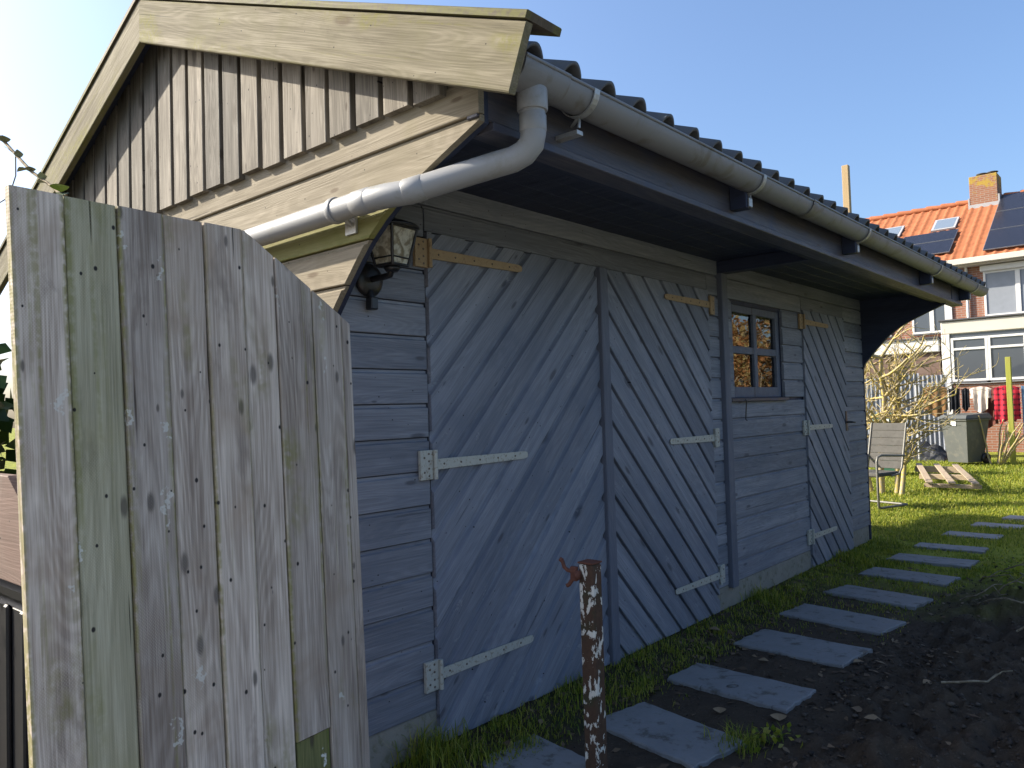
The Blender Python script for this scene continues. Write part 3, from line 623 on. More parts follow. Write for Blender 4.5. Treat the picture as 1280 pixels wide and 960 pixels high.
# ------------------------------------------------------------------ fence panel
FP = Vector((.633, 1.3, 0)); fd = Vector((-.0819, .9966, 0)); lean = math.radians(1.75)
up = (Vector((0, 0, 1)) * math.cos(lean) - fd * math.sin(lean)).normalized(); along = (fd * math.cos(lean) + Vector((0, 0, 1)) * math.sin(lean)).normalized()
fence = thing('fence_panel', 'tall weathered grey board fence panel with its top corner cut off', 'fence', (.665, .9, 0))
FB = [-.826, -.727, -.623, -.523, -.427, -.328, -.236, -.126, -.028]
def ftop(a):
    pts = [(-2, 1.846), (-.318, 1.846), (.02, 1.632)]
    for (a0, z0), (a1, z1) in zip(pts, pts[1:]):
        if a0 <= a <= a1: return z0 + (z1 - z0) * (a - a0) / (a1 - a0)
    return 1.64
FO = FP + along * 0.0 + up * 0 ; FO = FO + fd * (1.64 * math.tan(lean))
def fboard(a0, a1, z0, mat, out=0., t=.02, ztop=None, name='fence_board'):
    W = up.cross(-along); O = FO + W * out
    def ur(v):
        a = -v; return (z0, ztop if ztop else (ftop(a) - a * math.sin(lean)) / math.cos(lean))
    return lap(name, fence, mat, ur, -a1, -a0, t, O, up, -along, scoop=0, gap=.0014, low=.003, extra=[.318])
outs = [.004, .0, .006, .002, .007, .001, .0, .004]
for i in range(8):
    mt = M['fence_green'] if i in (1,) else M['fence']
    if i == 6: fboard(FB[i], FB[i + 1], .60, mt, .004, .02); fboard(FB[i] + .002, FB[i + 1] - .002, .0, M['fence_moss'], -.001, .02, .596)
    else: fboard(FB[i], FB[i + 1], 0., mt, outs[i])
fboard(-.028, .004, 0., M['fence'], -.012, .034, name='edge_batten')
for z in (.35, 1.25):
    W = up.cross(-along); c = FO + up * z - W * .03
    lap('fence_rail', fence, M['brown'], lambda v: (-.80, -.03), -.04, .04, .03, c - W * .012, along, up, scoop=0)
lap('gap_light_block', fence, M['brown'], lambda v: (.0, ftop(-v) + v * math.sin(lean) - .02), .012, .815, .006, FO - up.cross(-along) * .0075, up, -along, scoop=0, extra=[.318])  # thin sheet added behind the boards to stop sun through the gaps
# things behind the fence
pk = lap('brown_plank', None, M['brown'], lambda v: (-.75, .03 - max(0, (v - 1.18)) * 1.6), .965, 1.26, .03, (0, .73, 0), XA, ZA, scoop=0, extra=[1.18]); tag(pk, 'short red brown plank sticking out past the fence over the black bin', 'plank')
cb = thing('compost_bin', 'black ribbed plastic bin half hidden behind the weathered fence', 'bin', (-.35, 1.05, 0))
m = MB().box((-.72, .80, 0), (.0, 1.35, .86), .03); m.build('bin_body', M['black'], cb)
for x in (-.6, -.45, -.3, -.15, -.03): MB().box((x, .785, .02), (x + .035, .802, .84), .006).build('rib', M['black'], cb)
MB().box((-.75, .77, .862), (.03, 1.38, .925), .02).build('bin_lid', M['black'], cb)

# ------------------------------------------------------------------ foliage helpers
def leaves_mesh(name, pts, size, mat_rnd=True, squash=.6, r=rng):
    n = len(pts); L = size * r.uniform(.6, 1.3, n); d = r.normal(size=(n, 3)); d /= np.linalg.norm(d, axis=1)[:, None]
    e = np.cross(d, r.normal(size=(n, 3))); e /= np.linalg.norm(e, axis=1)[:, None]; f = np.cross(d, e)
    a = pts; b = pts + d * L[:, None] * .5 + e * L[:, None] * squash * .5 + f * L[:, None] * .08; c = pts + d * L[:, None]; g = pts + d * L[:, None] * .5 - e * L[:, None] * squash * .5 + f * L[:, None] * .08
    V = np.stack([a, b, c, g], 1).reshape(-1, 3); k = np.arange(n)[:, None] * 4
    F = np.vstack([k + np.array([[0, 1, 2]]), k + np.array([[0, 2, 3]])])
    return fastmesh(name, V, F, np.repeat(r.uniform(0, 1, n), 4))
def blob_points(c, s, n, clumps=40, spread=.14):
    u = rng.normal(size=(clumps, 3)); u /= np.linalg.norm(u, axis=1)[:, None]; u *= rng.uniform(.35, 1., (clumps, 1)) ** .5; cc = u * np.array(s) + np.array(c)
    return cc[rng.integers(0, clumps, n)] + rng.normal(size=(n, 3)) * spread
# ivy hedge behind the fence
h = thing('ivy_hedge', 'dark green ivy hedge seen past the edge of the weathered fence', 'hedge', (-1.75, .75, 0))
m = MB(); 
for k in range(6): m.tube([(-1.9 + .1 * k, .6 + .06 * k, 0), (-1.85 + .1 * k, .7, .9), (-1.8 + .08 * k, .75, 1.7)], [.03, .02, .01], 6)
m.build('stem', M['twig'], h)
pp = np.vstack([blob_points((-1.75, .72, z), (.55, .3, .35), 2200, 30, .1) for z in (.4, 1.0, 1.5)])
link('foliage', leaves_mesh('foliage', pp, .085, squash=.85), M['ivy'], h)
# ivy shoot above the fence
iv = thing('ivy_shoot', 'thin ivy shoot with small leaves arching over the fence top', 'ivy', (-1.05, 1.15, 2.3))
sp = [Vector(p) for p in ((-2.3, 1.2, 2.98), (-1.924, 1.2, 2.80), (-1.70, 1.2, 2.66), (-1.483, 1.2, 2.527), (-1.3, 1.2, 2.44), (-1.15, 1.2, 2.36), (-1.02, 1.18, 2.325))]
m = MB().tube(sp, [.008, .008, .007, .007, .006, .006, .004], 6); m.tube([sp[2], sp[2] + Vector((0, 0, -.1)), sp[2] + Vector((-.1, 0, -.18)), sp[2] + Vector((-.3, .0, -.18))], .003, 5); m.build('stem', M['twig'], iv)
def leaf(name, parent, p, d, s, mat, up=(0, 0, 1)):
    d = Vector(d).normalized(); e = d.cross(Vector(up)).normalized(); f = e.cross(d); P = Vector(p); m = MB()
    o = [(0, 0), (.18, .32), (.42, .46), (.62, .34), (.8, .2), (1, 0), (.8, -.2), (.62, -.34), (.42, -.46), (.18, -.32)]
    m.add([P + d * (a * s) + e * (b * s) + f * (s * .22 * abs(b) - s * .1 * a * a) for a, b in o] + [P + d * (a * s) for a in (.42, .62)], [(0, 1, 2, 10), (10, 2, 3, 11), (11, 3, 4, 5), (5, 6, 7, 11), (11, 7, 8, 10), (10, 8, 9, 0)])
    return m.build(name, mat, parent)
M['ivyleaf'] = plain('young ivy leaf', (.2, .36, .03), .4, .4, var=.3, scale=12); M['ivygrey'] = plain('grey ivy leaf', (.22, .24, .15), .5, .4, var=.3, scale=12)
for p, d, s, mt in [((-1.05, 1.17, 2.34), (.5, -.3, .15), .10, 'ivyleaf'), ((-1.16, 1.19, 2.36), (-.25, -.4, -.5), .10, 'ivyleaf'), ((-1.02, 1.17, 2.33), (.3, -.2, -.15), .09, 'ivygrey'), ((-1.3, 1.2, 2.44), (-.5, -.2, .1), .09, 'ivygrey'), ((-1.35, 1.2, 2.46), (.3, -.2, .4), .07, 'ivygrey'),
                    ((-1.5, 1.2, 2.53), (.5, -.2, .2), .08, 'ivygrey'), ((-1.55, 1.2, 2.56), (-.4, -.3, -.1), .08, 'ivygrey'), ((-1.65, 1.2, 2.63), (.3, -.2, .5), .07, 'ivygrey'), ((-1.75, 1.2, 2.68), (-.3, -.3, .4), .08, 'ivygrey'), ((-1.85, 1.2, 2.75), (.4, -.2, .2), .1, 'ivygrey'), ((-1.95, 1.2, 2.80), (.2, -.3, -.5), .1, 'ivygrey')]:
    leaf('leaf', iv, p, d, s * (.62 if mt == 'ivygrey' else .8), M[mt])

# ------------------------------------------------------------------ rusty post
rp = thing('rusty_post', 'rusty steel post with flaking white paint standing beside the path', 'post', (.605, 2.45, 0))
m = MB().box((.572, 2.418, -.2), (.638, 2.482, .80), .006); m.build('post_body', M['rust'], rp)
MB().box((.570, 2.416, .801), (.640, 2.484, .808), .002).build('post_cap', M['redrust'], rp)
m = MB(); m.box((.545, 2.40, .735), (.575, 2.418, .79), .003); m.tube([(.560, 2.408, .77), (.535, 2.40, .775), (.522, 2.397, .785), (.515, 2.395, .81)], .008, 8); m.tube([(.557, 2.405, .745), (.54, 2.40, .72), (.53, 2.4, .715)], .008, 8); m.tube([(.515, 2.395, .81), (.505, 2.394, .815)], .009, 8); m.lathe([(0, .0), (.018, .0), (.018, .012), (0, .012)], (.575, 2.405, .76), 10, 'x')
m.build('latch', M['redrust'], rp)

# ------------------------------------------------------------------ grass, litter, clods
def gdens(x, y):
    n1 = mn.noise(Vector((x * 3.2, y * 3.2, 11))) ; n2 = mn.noise(Vector((x * 9, y * 9, 2)))
    d = 0.
    if x < .02 and y < YF + .05 : return 0.
    wall = min(1, max(0, (.40 - x) / .16)) ; d = max(d, wall * (.55 + .6 * n1 + .5 * n2))
    gapd = min(1, max(0, (y - 4.2) / 3.)) * (.42 + .9 * n1 + .4 * n2); d = max(d, gapd if x < 1.0 + .06 * (y - 5) else gapd * min(1, max(0, (y - 6.6) / 2.)))
    d = max(d, min(1, max(0, (y - 7.6) / 1.2)) * (.8 + .4 * n1)); d = max(d, .10 * (n1 > .25) * (n2 > .1) * (x < 1.05))
    for s in slabs:
        a = math.radians(-s[4]); ux, uy = x - s[0], y - s[1]; lx, ly = ux * math.cos(a) - uy * math.sin(a), ux * math.sin(a) + uy * math.cos(a)
        if abs(lx) < s[2] / 2 - .008 and abs(ly) < s[3] / 2 - .012: return 0.
    return max(0., min(1., d))
G = []
def scatter(x0, x1, y0, y1, per, hmin, hmax):
    n = int((x1 - x0) * (y1 - y0) * per); X = rng.uniform(x0, x1, n); Yv = rng.uniform(y0, y1, n); R = rng.uniform(0, 1, n)
    for x, y, r in zip(X, Yv, R):
        d = gdens(x, y)
        if r < d: G.append((x, y, soil_h(x, y) if y < 10.9 else -.03, (hmin + (hmax - hmin) * random.random()) * (.55 + .45 * d)))
scatter(-.02, .5, 1.9, 4.5, 11000, .018, .055); scatter(-.02, .5, 4.5, 8, 8000, .02, .055); scatter(.5, 1.1, 2.2, 8, 5000, .02, .05); scatter(1.1, 2.6, 5.5, 8, 3000, .02, .05); scatter(-1.6, 2.4, 8, 11, 4200, .025, .055)
def lawn_fill(x0, x1, y0, y1, n, hmin, hmax):
    for x, y in zip(rng.uniform(x0, x1, n), rng.uniform(y0, y1, n)): G.append((x, y, -.03, random.uniform(hmin, hmax)))
lawn_fill(-2.5, 2.2, 11, 14.5, 26000, .03, .06); lawn_fill(-4.5, 2.2, 14.5, 20, 26000, .03, .07)
for (cx, cy, n, r, hh) in [(.10, 2.15, 200, .08, .12), (.07, 2.05, 120, .06, .15), (.16, 3.05, 240, .09, .08), (.93, 3.0, 160, .06, .09), (.12, 5.2, 200, .08, .1), (.2, 6.9, 240, .1, .09)]:
    for _ in range(n): a = random.gauss(0, r); b = random.gauss(0, r); G.append((max(.03, cx + a), cy + b, soil_h(cx + a, cy + b), hh * random.uniform(.5, 1.1)))
G = np.array(G); n = len(G); az = rng.uniform(0, 2 * np.pi, n); ln = rng.uniform(.15, 1.0, n) * G[:, 3]; w = np.clip(.0016 + .0009 * rng.random(n), 0, .01) * (1 + np.clip((G[:, 1] - 5) / 5, 0, 2.2)); ca, sa = np.cos(az), np.sin(az); z0 = G[:, 2] - .003
P0 = np.stack([G[:, 0] - sa * w, G[:, 1] + ca * w, z0], 1); P1 = np.stack([G[:, 0] + sa * w, G[:, 1] - ca * w, z0], 1)
mid = np.stack([G[:, 0] + ca * ln * .35, G[:, 1] + sa * ln * .35, z0 + G[:, 3] * .65], 1); sd = np.stack([-sa * w * .8, ca * w * .8, 0 * w], 1); tip = np.stack([G[:, 0] + ca * ln, G[:, 1] + sa * ln, z0 + G[:, 3] * rng.uniform(.75, 1.05, n)], 1)
V = np.stack([P0, P1, mid - sd, mid + sd, tip], 1).reshape(-1, 3); k = np.arange(n)[:, None] * 5
F = np.vstack([k + np.array([[0, 1, 2]]), k + np.array([[0, 2, 3]]), k + np.array([[3, 2, 4]])])
go = link('grass', fastmesh('grass', V, F, np.repeat(rng.uniform(0, 1, n), 5)), M['grass'], kind='stuff'); tag(go, 'short patchy grass along the shed wall and over the lawn', 'grass')
# leaf litter
pts = []
for _ in range(2600):
    x, y = (random.uniform(.05, .4) if random.random() < .35 else random.uniform(.05, 1.3), random.uniform(2.0, 7)) if random.random() < .75 else (random.uniform(1., 2.8), random.uniform(2.3, 7))
    if mn.noise(Vector((x * 2, y * 2, 9))) + random.uniform(-.5, .5) > 0: pts.append((x, y, soil_h(x, y) + .006))
pts = np.array(pts); n = len(pts); s = rng.uniform(.008, .03, n); az = rng.uniform(0, 6.28, n); d = np.stack([np.cos(az), np.sin(az), rng.uniform(-.15, .3, n)], 1) * s[:, None]; e = np.stack([-np.sin(az), np.cos(az), rng.uniform(-.4, .5, n)], 1) * (s * rng.uniform(.3, .6, n))[:, None]
V = np.stack([pts - d, pts + e, pts + d, pts - e + [0, 0, .004]], 1).reshape(-1, 3); k = np.arange(n)[:, None] * 4
lo = link('leaf_litter', fastmesh('leaf_litter', V, np.vstack([k + np.array([[0, 1, 2]]), k + np.array([[0, 2, 3]])]), np.repeat(rng.uniform(0, 1, n), 4)), M['litter'], kind='stuff'); tag(lo, 'scattered small dead leaves over the soil and path', 'leaf litter')
M['deadleaf'] = plain('curled dead leaf', (.27, .19, .11), .8, .2, var=.35, scale=20)
for i, (x, y, s, lb) in enumerate([(1.27, 3.47, .055, 'pale curled dead leaf lying on the dark soil'), (.96, 3.33, .06, 'brown dead leaf beside the second slab edge'), (1.42, 4.0, .05, 'orange brown dead leaf on the dug soil'), (.13, 4.3, .06, 'pink brown dead leaf in grass under the double door'), (.72, 3.25, .05, 'pale dead leaf between first and second slab'), (1.0, 4.35, .05, 'dry leaf at the corner of the third slab'), (.55, 4.05, .045, 'small dead leaf between second and third slab')]):
    o = leaf('fallen_leaf', None, (x, y, soil_h(x, y) + .012), (math.cos(i * 2.1), math.sin(i * 2.1), .15), s * 1.3, M['deadleaf']); tag(o, lb, 'leaf', 'larger dead leaves on the ground')
# clods
ico = [(0, 0, 1), (.9, 0, .3), (.28, .85, .35), (-.72, .53, .3), (-.72, -.53, .35), (.28, -.85, .3), (0, 0, -.6)]; icf = [(0, 1, 2), (0, 2, 3), (0, 3, 4), (0, 4, 5), (0, 5, 1), (6, 2, 1), (6, 3, 2), (6, 4, 3), (6, 5, 4), (6, 1, 5)]
I0 = np.array(ico); VV = []; FF = []; k = 0
for _ in range(8500):
    x = random.uniform(.95, 3.2); y = random.uniform(2.0, 8.0) if random.random() < .5 else random.uniform(2.2, 5.)
    if random.random() < .12: x = random.uniform(.1, .95)
    s = random.uniform(.003, .011) if random.random() < .9 else random.uniform(.011, .022)
    if x < .98: s = min(s, .006)
    a = random.uniform(0, 6.28); R = np.array([[math.cos(a), -math.sin(a), 0], [math.sin(a), math.cos(a), 0], [0, 0, 1]])
    VV.append((I0 * rng.uniform(.65, 1.3, (7, 3)) * [1, rng.uniform(.6, 1.1), rng.uniform(.5, .9)]) @ R.T * s + [x, y, soil_h(x, y) + s * .2]); FF.append(np.array(icf) + k); k += 7
co = link('soil_clods', fastmesh('soil_clods', np.vstack(VV), np.vstack(FF), np.repeat(rng.uniform(0, 1, k // 7), 7)), M['clod'], kind='stuff'); tag(co, 'loose dark crumbs and clods of dug soil', 'soil')
# dry twigs on the soil
for i, (x, y, L, lb) in enumerate([(1.55, 5.6, .5, 'long dry twig bent across the weedy soil edge'), (1.45, 6.1, .4, 'dry twig lying across the weeds by the path'), (1.75, 5.2, .35, 'short dry twig lying on the bare soil'), (1.62, 4.1, .4, 'curved pale twig arching from the dug soil'), (1.3, 5.9, .3, 'thin dry twig nearest to the fifth slab')]):
    r = random.Random(i + 3); a = r.uniform(-.6, .9); P = []
    for t in range(7): q = t / 6; xx = x + math.cos(a + q * .9) * L * (q - .5); yy = y + math.sin(a + q * .9) * L * (q - .5); P.append((xx, yy, soil_h(xx, yy) + .012 + .05 * math.sin(q * 3.1)))
    m = MB().tube(P, [.006, .006, .005, .005, .004, .003, .002], 6); m.tube([P[3], Vector(P[3]) + Vector((.05, .06, .04)), Vector(P[3]) + Vector((.08, .13, .03))], [.003, .003, .002], 5); tag(m.build('dry_twig', M['twig']), lb, 'twig', 'dry twigs on the soil')

# ------------------------------------------------------------------ background: houses
def mat_brick(name, a, b, mortar, scale=1., lichen=None):
    t = NT(name); br = t.n('TexBrick'); br.offset = .5; p = t.pos(); xyz = t.sep(p)
    t.put(br.inputs['Vector'], t.comb(t.math('ADD', xyz[0], xyz[1]), xyz[2], 0.)); br.inputs['Scale'].default_value = 1.; br.inputs['Brick Width'].default_value = .22; br.inputs['Row Height'].default_value = .065
    br.inputs['Mortar Size'].default_value = .008; t.put(br.inputs['Color1'], a); t.put(br.inputs['Color2'], b); t.put(br.inputs['Mortar'], mortar)
    c = t.mix(t.math('MULTIPLY', t.noise(p, 3, 5), .5), br.outputs[0], tuple(x * .7 for x in a))
    if lichen: c = t.mix(t.math('MULTIPLY', t.mr(t.math('ADD', t.noise(p, 4, 5, .65), t.math('MULTIPLY', t.math('SUBTRACT', xyz[2], 8.2), .35)), .5, .62), .85), c, lichen)
    return t.fin(c, .9, .15)
M['brick'] = mat_brick('red brown brick', (.30, .135, .085), (.24, .10, .065), (.32, .29, .26)); M['chim'] = mat_brick('lichen covered chimney brick', (.30, .14, .085), (.24, .11, .07), (.3, .27, .22), lichen=(.36, .25, .04))
M['white'] = plain('white paint', (.60, .59, .57), .5, .4, var=.04, scale=3, dirt=(.48, .46, .41), dirt_amt=.3); M['cream'] = plain('cream board', (.54, .50, .43), .6, .3, var=.05, scale=2)
M['orange'] = plain('orange clay tile', (.33, .115, .05), .75, .25, var=.35, scale=5, dirt=(.17, .06, .03), dirt_amt=.5); M['lead'] = plain('lead flashing', (.32, .32, .33), .6, .4, var=.15); M['dgrey'] = plain('dark roof edge', (.07, .07, .075), .7, .3)
M['solar'] = plain('solar glass', (.018, .02, .03), .25, .35, var=.2, scale=1.5); M['alu'] = plain('panel frame', (.16, .17, .19), .4, .5, .5); M['sky_pane'] = mat_darkglass('skylight glass', (.16, .2, .25))
M['cgrey'] = plain('corrugated sheet', (.22, .235, .27), .55, .4, .1, var=.2, scale=3, dirt=(.14, .13, .12), dirt_amt=.5); M['blind'] = plain('grey blind', (.22, .24, .27), .6, .3)
S = .63
def rz_(y): return 5.45 + (y - 25.7) * S
def house(name, label, x0, x1):
    h = thing(name, label, 'house', ((x0 + x1) / 2, 29.4, 0)); m = MB(); m.box((x0, 26, -.05), (x1, 32.9, 5.24)); w = m.build('wall', M['brick'], h)
    nxp = int((x1 - x0) / .27); X = np.linspace(x0, x1, nxp * 8 + 1); Yv = []; zo = []
    for k in range(12): Yv += [25.5 + k * .3275, 25.5 + (k + 1) * .3275 - .004]; zo += [.035, 0.]
    V = np.array([(x, y, rz_(y) + o + .045 * max(0, math.sin(2 * math.pi * (x - x0) / .27))) for y, o in zip(Yv, zo) for x in X]); nn = len(X)
    ii, jj = np.meshgrid(np.arange(len(Yv) - 1), np.arange(nn - 1), indexing='ij'); a0 = (ii * nn + jj).ravel(); F = np.stack([a0, a0 + 1, a0 + nn + 1, a0 + nn], 1)
    k0 = len(V); V = np.vstack([V, [(x0, 29.43, 7.82), (x1, 29.43, 7.82), (x1, 33.4, 5.3), (x0, 33.4, 5.3)]]); F = np.vstack([F, [[k0, k0 + 1, k0 + 2, k0 + 3]]])
    r = link('roof', fastmesh('roof', V, F), M['orange'], h, Matrix.Identity(4)); L = int((x1 - x0) / .45)
    for k in range(L):
        a = x0 + (x1 - x0) * k / L; m = MB().tube([(a, 29.43, 7.86), (a + .04, 29.43, 7.865), (a + (x1 - x0) / L, 29.43, 7.845)], [.10, .105, .085], 10); m.build('ridge_tile', M['orange'], r)
    MB().box((x0, 25.44, 5.235), (x1, 25.6, 5.40), .01).build('eaves_gutter', M['cream'], h); MB().box((x0, 25.6, 5.2), (x1, 26.0, 5.24)).build('eaves_board', M['cream'], h)
    return h, r
def roof_panel(name, parent, xa, xb, ya, yb, mat, lift, th=.035, frame=None, fw=.03):
    cy, sy = 1 / math.hypot(1, S), S / math.hypot(1, S); B = basis((xa, ya, rz_(ya) + lift), (1, 0, 0), (0, cy, sy)); L = (yb - ya) / cy; w = xb - xa
    m = MB().box((0, 0, 0), (w, L, th), .004); m.v = [B @ Vector(v) for v in m.v]; o = m.build(name, frame or mat, parent, B)
    if frame:
        m = MB().box((fw, fw, th - .004), (w - fw, L - fw, th + .004)); m.v = [B @ Vector(v) for v in m.v]; m.build('pane', mat, o, B)
    return o
def hwin(parent, xa, xb, za, zb, y, splits=(), shutter=False, pane='houseglass', transom=None):
    m = MB(); f = .06; yy = (y - .05, y + .01)
    m.box((xa, yy[0], za), (xa + f, yy[1], zb), .005); m.box((xb - f, yy[0], za), (xb, yy[1], zb), .005); m.box((xa + f, yy[0], za), (xb - f, yy[1], za + f), .005); m.box((xa + f, yy[0], zb - f), (xb - f, yy[1], zb), .005)
    for s_ in splits: m.box((s_ - f, yy[0] - .002, za + f), (s_ + f, yy[1], zb - f), .005)
    if transom: m.box((xa + f, yy[0] - .004, transom - .03), (xb - f, yy[1], transom + .03), .005)
    o = m.build('window', M['white'], parent); e = [xa + f] + [q for s_ in splits for q in (s_ - f, s_ + f)] + [xb - f]
    for a, b in zip(e[::2], e[1::2]):
        for z0, z1 in ([(za + f, zb - f)] if not transom else [(za + f, transom - .03), (transom + .03, zb - f)]): MB().box((a, y - .022, z0), (b, y - .016, z1)).build('pane', M[pane], o)
    if shutter: MB().box((xa - .06, y - .16, zb), (xb + .06, y - .002, zb + .17), .02).build('shutter_box', M['white'], o)
    MB().box((xa - .05, y - .1, za - .05), (xb + .05, y - .051, za), .004).build('sill', M['dgrey'], o)
    return o
h1, r1 = house('terraced_house', 'brick house with lichen covered chimney and white glazed ground floor extension', -2.75, 6.0)
h2, r2 = house('terraced_house', 'brick house with two skylights in its orange tiled roof', -10.5, -2.75)
for (xa, ya, yb) in [(-1.9, 25.75, 26.93), (-1.9, 26.97, 28.15), (-1.9, 28.19, 29.38)]:
    for k in range(3): roof_panel('solar_panel', r1, xa + 1.77 * k, xa + 1.77 * k + 1.74, ya, yb, M['solar'], .10, .035, M['alu'], .02)
for (ya, yb) in [(25.95, 26.72), (26.76, 27.4)]: roof_panel('solar_panel', r2, -4.35, -2.79, ya, yb, M['solar'], .10, .035, M['alu'], .02)
roof_panel('skylight', r2, -3.62, -2.92, 27.62, 28.36, M['sky_pane'], .05, .06, M['lead'], .07); roof_panel('skylight', r2, -5.22, -4.55, 27.62, 28.36, M['sky_pane'], .05, .06, M['lead'], .07)
m = MB().box((-2.74, 29.05, 7.2), (-1.95, 29.85, 8.60), .01); ch = m.build('chimney', M['chim'], r1); m = MB()
m.box((-2.72 - .06, 28.99, 7.50), (-1.93 + .04, 29.04, 7.66)); m.box((-2.79, 29.04, 7.5), (-2.745, 29.8, 7.9)); m.box((-1.945, 29.04, 7.5), (-1.90, 29.8, 7.9)); 
for x in (-2.42, -2.12): MB().lathe([(.09, 8.60), (.09, 8.68), (.17, 8.70), (.17, 8.715), (.03, 8.75), (0, 8.75)], (x, 29.4, 0), 12).build('chimney_pot', M['dgrey'], r1)
m.build('flashing', M['lead'], r1)
hwin(h1, -1.96, 1.4, 3.70, 5.01, 26, (-1.115, .2), True, 'blind'); MB().tube([(-2.38, 25.93, 5.2), (-2.38, 25.93, 3.4)], .04, 8).build('rain_pipe', M['white'], h1)
for xa in (-3.9, -5.6, -7.4): hwin(h2, xa, xa + 1.1, 3.35, 4.3, 26, (xa + .55,), False)
MB().box((-3.0, 25.97, 3.3), (-2.8, 25.998, 5.0)).build('white_strip', M['white'], h2)
# extension of house 1 (y=23)
e1 = MB().box((-2.5, 23.0, 3.06), (6, 26, 3.40), .02).build('extension_fascia', M['cream'], h1); MB().box((-2.55, 22.95, 3.402), (6.03, 26, 3.45), .01).build('extension_roof', M['dgrey'], h1)
MB().box((-2.5, 23.02, -.05), (6, 26, 1.74)).build('extension_wall', M['brick'], h1); MB().box((-2.5, 23.06, 1.74), (6, 23.2, 3.06)).build('interior', M['houseglass'], h1)
MB().box((-2.5, 22.99, -.05), (-2.3, 23.06, 3.055), .01).build('corner_post', M['white'], h1)
for k in range(5): hwin(h1, -2.28 + .84 * k, -2.28 + .84 * (k + 1) - .005, 1.80, 2.95, 23.05, (), False, transom=2.65)
# extension of house 2
MB().box((-8, 23.0, 2.62), (-2.56, 26, 2.98), .02).build('extension_fascia', M['white'], h2); MB().box((-8, 23.1, -.05), (-2.56, 26, 2.62)).build('extension_wall', M['brown'], h2); MB().box((-8.03, 22.95, 2.982), (-2.56, 26, 3.02)).build('extension_roof', M['dgrey'], h2)
# timber batten standing behind the shed
o = tboard('timber_batten', (-.50, 9.15, -.05), (-.43, 9.22, 4.08), M['raw'], None, .003, 2); tag(o, 'pale new timber batten standing up behind the shed roof', 'batten')
# corrugated fence
cf = thing('corrugated_fence', 'blue grey corrugated sheet fence behind the bare tree', 'fence', (-4.2, 20.5, 0))
x = -7.0; V = []; F = []
for k in range(9):
    xa, xb = -7.2 + k * .59, -7.2 + k * .59 + .59; X = np.linspace(xa, xb, 49); P = [(q, 20.5 + .022 * math.sin(2 * math.pi * q / .0985), z) for z in (0, 1.95 + .05 * math.sin(k * 2)) for q in X]; P += [(a, b + .012, c) for a, b, c in P]
    f = [(i, i + 1, 49 + i + 1, 49 + i) for i in range(48)] + [(98 + i + 1, 98 + i, 98 + 49 + i, 98 + 49 + i + 1) for i in range(48)] + [(49 + i, 50 + i, 148 + i, 147 + i) for i in range(48)]
    MB().add(P, f).build('sheet', M['cgrey'], cf)
MB().box((-7.2, 20.55, 1.5), (-1.9, 20.6, 1.58)).build('rail', M['dgrey'], cf)
# lichen covered bare tree
M['bud'] = M['lichen']
def branch(m, p, d, L, r, depth, rnd, bias):
    n = 4; P = [p]; dd = d.normalized()
    for k in range(n):
        dd = (dd + Vector((rnd.gauss(0, .16), rnd.gauss(0, .16), rnd.gauss(0, .12) + .05)) + bias * .03).normalized(); P.append(P[-1] + dd * L / n)
    R = [r * (1 - .45 * k / n) for k in range(n + 1)]; m.tube(P, R, 6 if r > .012 else 5)
    if depth == 0: return
    for k in range(rnd.choice((2, 2, 3))):
        t = rnd.randint(1, n); a = Vector((rnd.gauss(0, 1), rnd.gauss(0, 1), rnd.gauss(.15, .6))).normalized(); nd = (dd * .55 + a * .8).normalized(); branch(m, P[t], nd, L * rnd.uniform(.5, .8), max(R[t] * rnd.uniform(.55, .75), .0045), depth - 1, rnd, bias)
tr = thing('bare_tree', 'bare multi stemmed tree with yellow lichen on its branches', 'tree', (-1.1, 12.5, 0)); rr = random.Random(12); crown = MB()
for (bx, by, lean_, top, r0) in [(-1.36, 12.6, (-.05, 0, 1), 1.75, .05), (-1.18, 12.5, (.03, 0, 1), 1.9, .055), (-.98, 12.55, (.05, .05, 1), 1.75, .045), (-.88, 12.4, (.16, 0, 1), 1.5, .038)]:
    m = MB(); P = [Vector((bx, by, -.05))]; d = Vector(lean_).normalized()
    for k in range(7): d = (d + Vector((rr.gauss(0, .10), rr.gauss(0, .10), .05))).normalized(); P.append(P[-1] + d * (top / 7 * 1.1))
    m.tube(P, [r0 * (1 - .6 * k / 7) for k in range(8)], 8); m.build('trunk', M['lichen'], tr)
    for k in range(2, 8):
        for _ in range(3 if k < 7 else 3):
            a = Vector((rr.gauss(.35, .8), rr.gauss(-.1, .6), rr.gauss(.6, .35))).normalized(); branch(crown, P[k], a, rr.uniform(.35, .75), r0 * .42, 2, rr, Vector((.35, 0, .6)))
for a, b in [((-.9, 12.4, .95), (.55, 0, .8)), ((-.95, 12.45, 1.2), (.9, -.1, .55)), ((-1.0, 12.5, 1.5), (.8, 0, .75)), ((-.9, 12.4, 1.1), (.7, .2, .3))]: branch(crown, Vector(a), Vector(b), .85, .024, 3, rr, Vector((.5, 0, .5)))
crown.build('crown', M['lichen'], tr)
# cut back shrub
cs = thing('cut_shrub', 'cut back shrub of tan bare stems beside the mossy post', 'shrub', (-.66, 18.6, 0)); rr = random.Random(4)
for k in range(11):
    a = rr.uniform(0, 6.28); d = Vector((math.cos(a) * .35, math.sin(a) * .3, 1)).normalized(); P = [Vector((-.66 + .1 * math.cos(a), 18.6 + .1 * math.sin(a), -.03))]
    for q in range(5): d = (d + Vector((rr.gauss(0, .13), rr.gauss(0, .1), 0))).normalized(); P.append(P[-1] + d * rr.uniform(.12, .26))
    MB().tube(P, [.022 - .002 * q for q in range(6)], 6).build('stem', M['lichen'], cs)
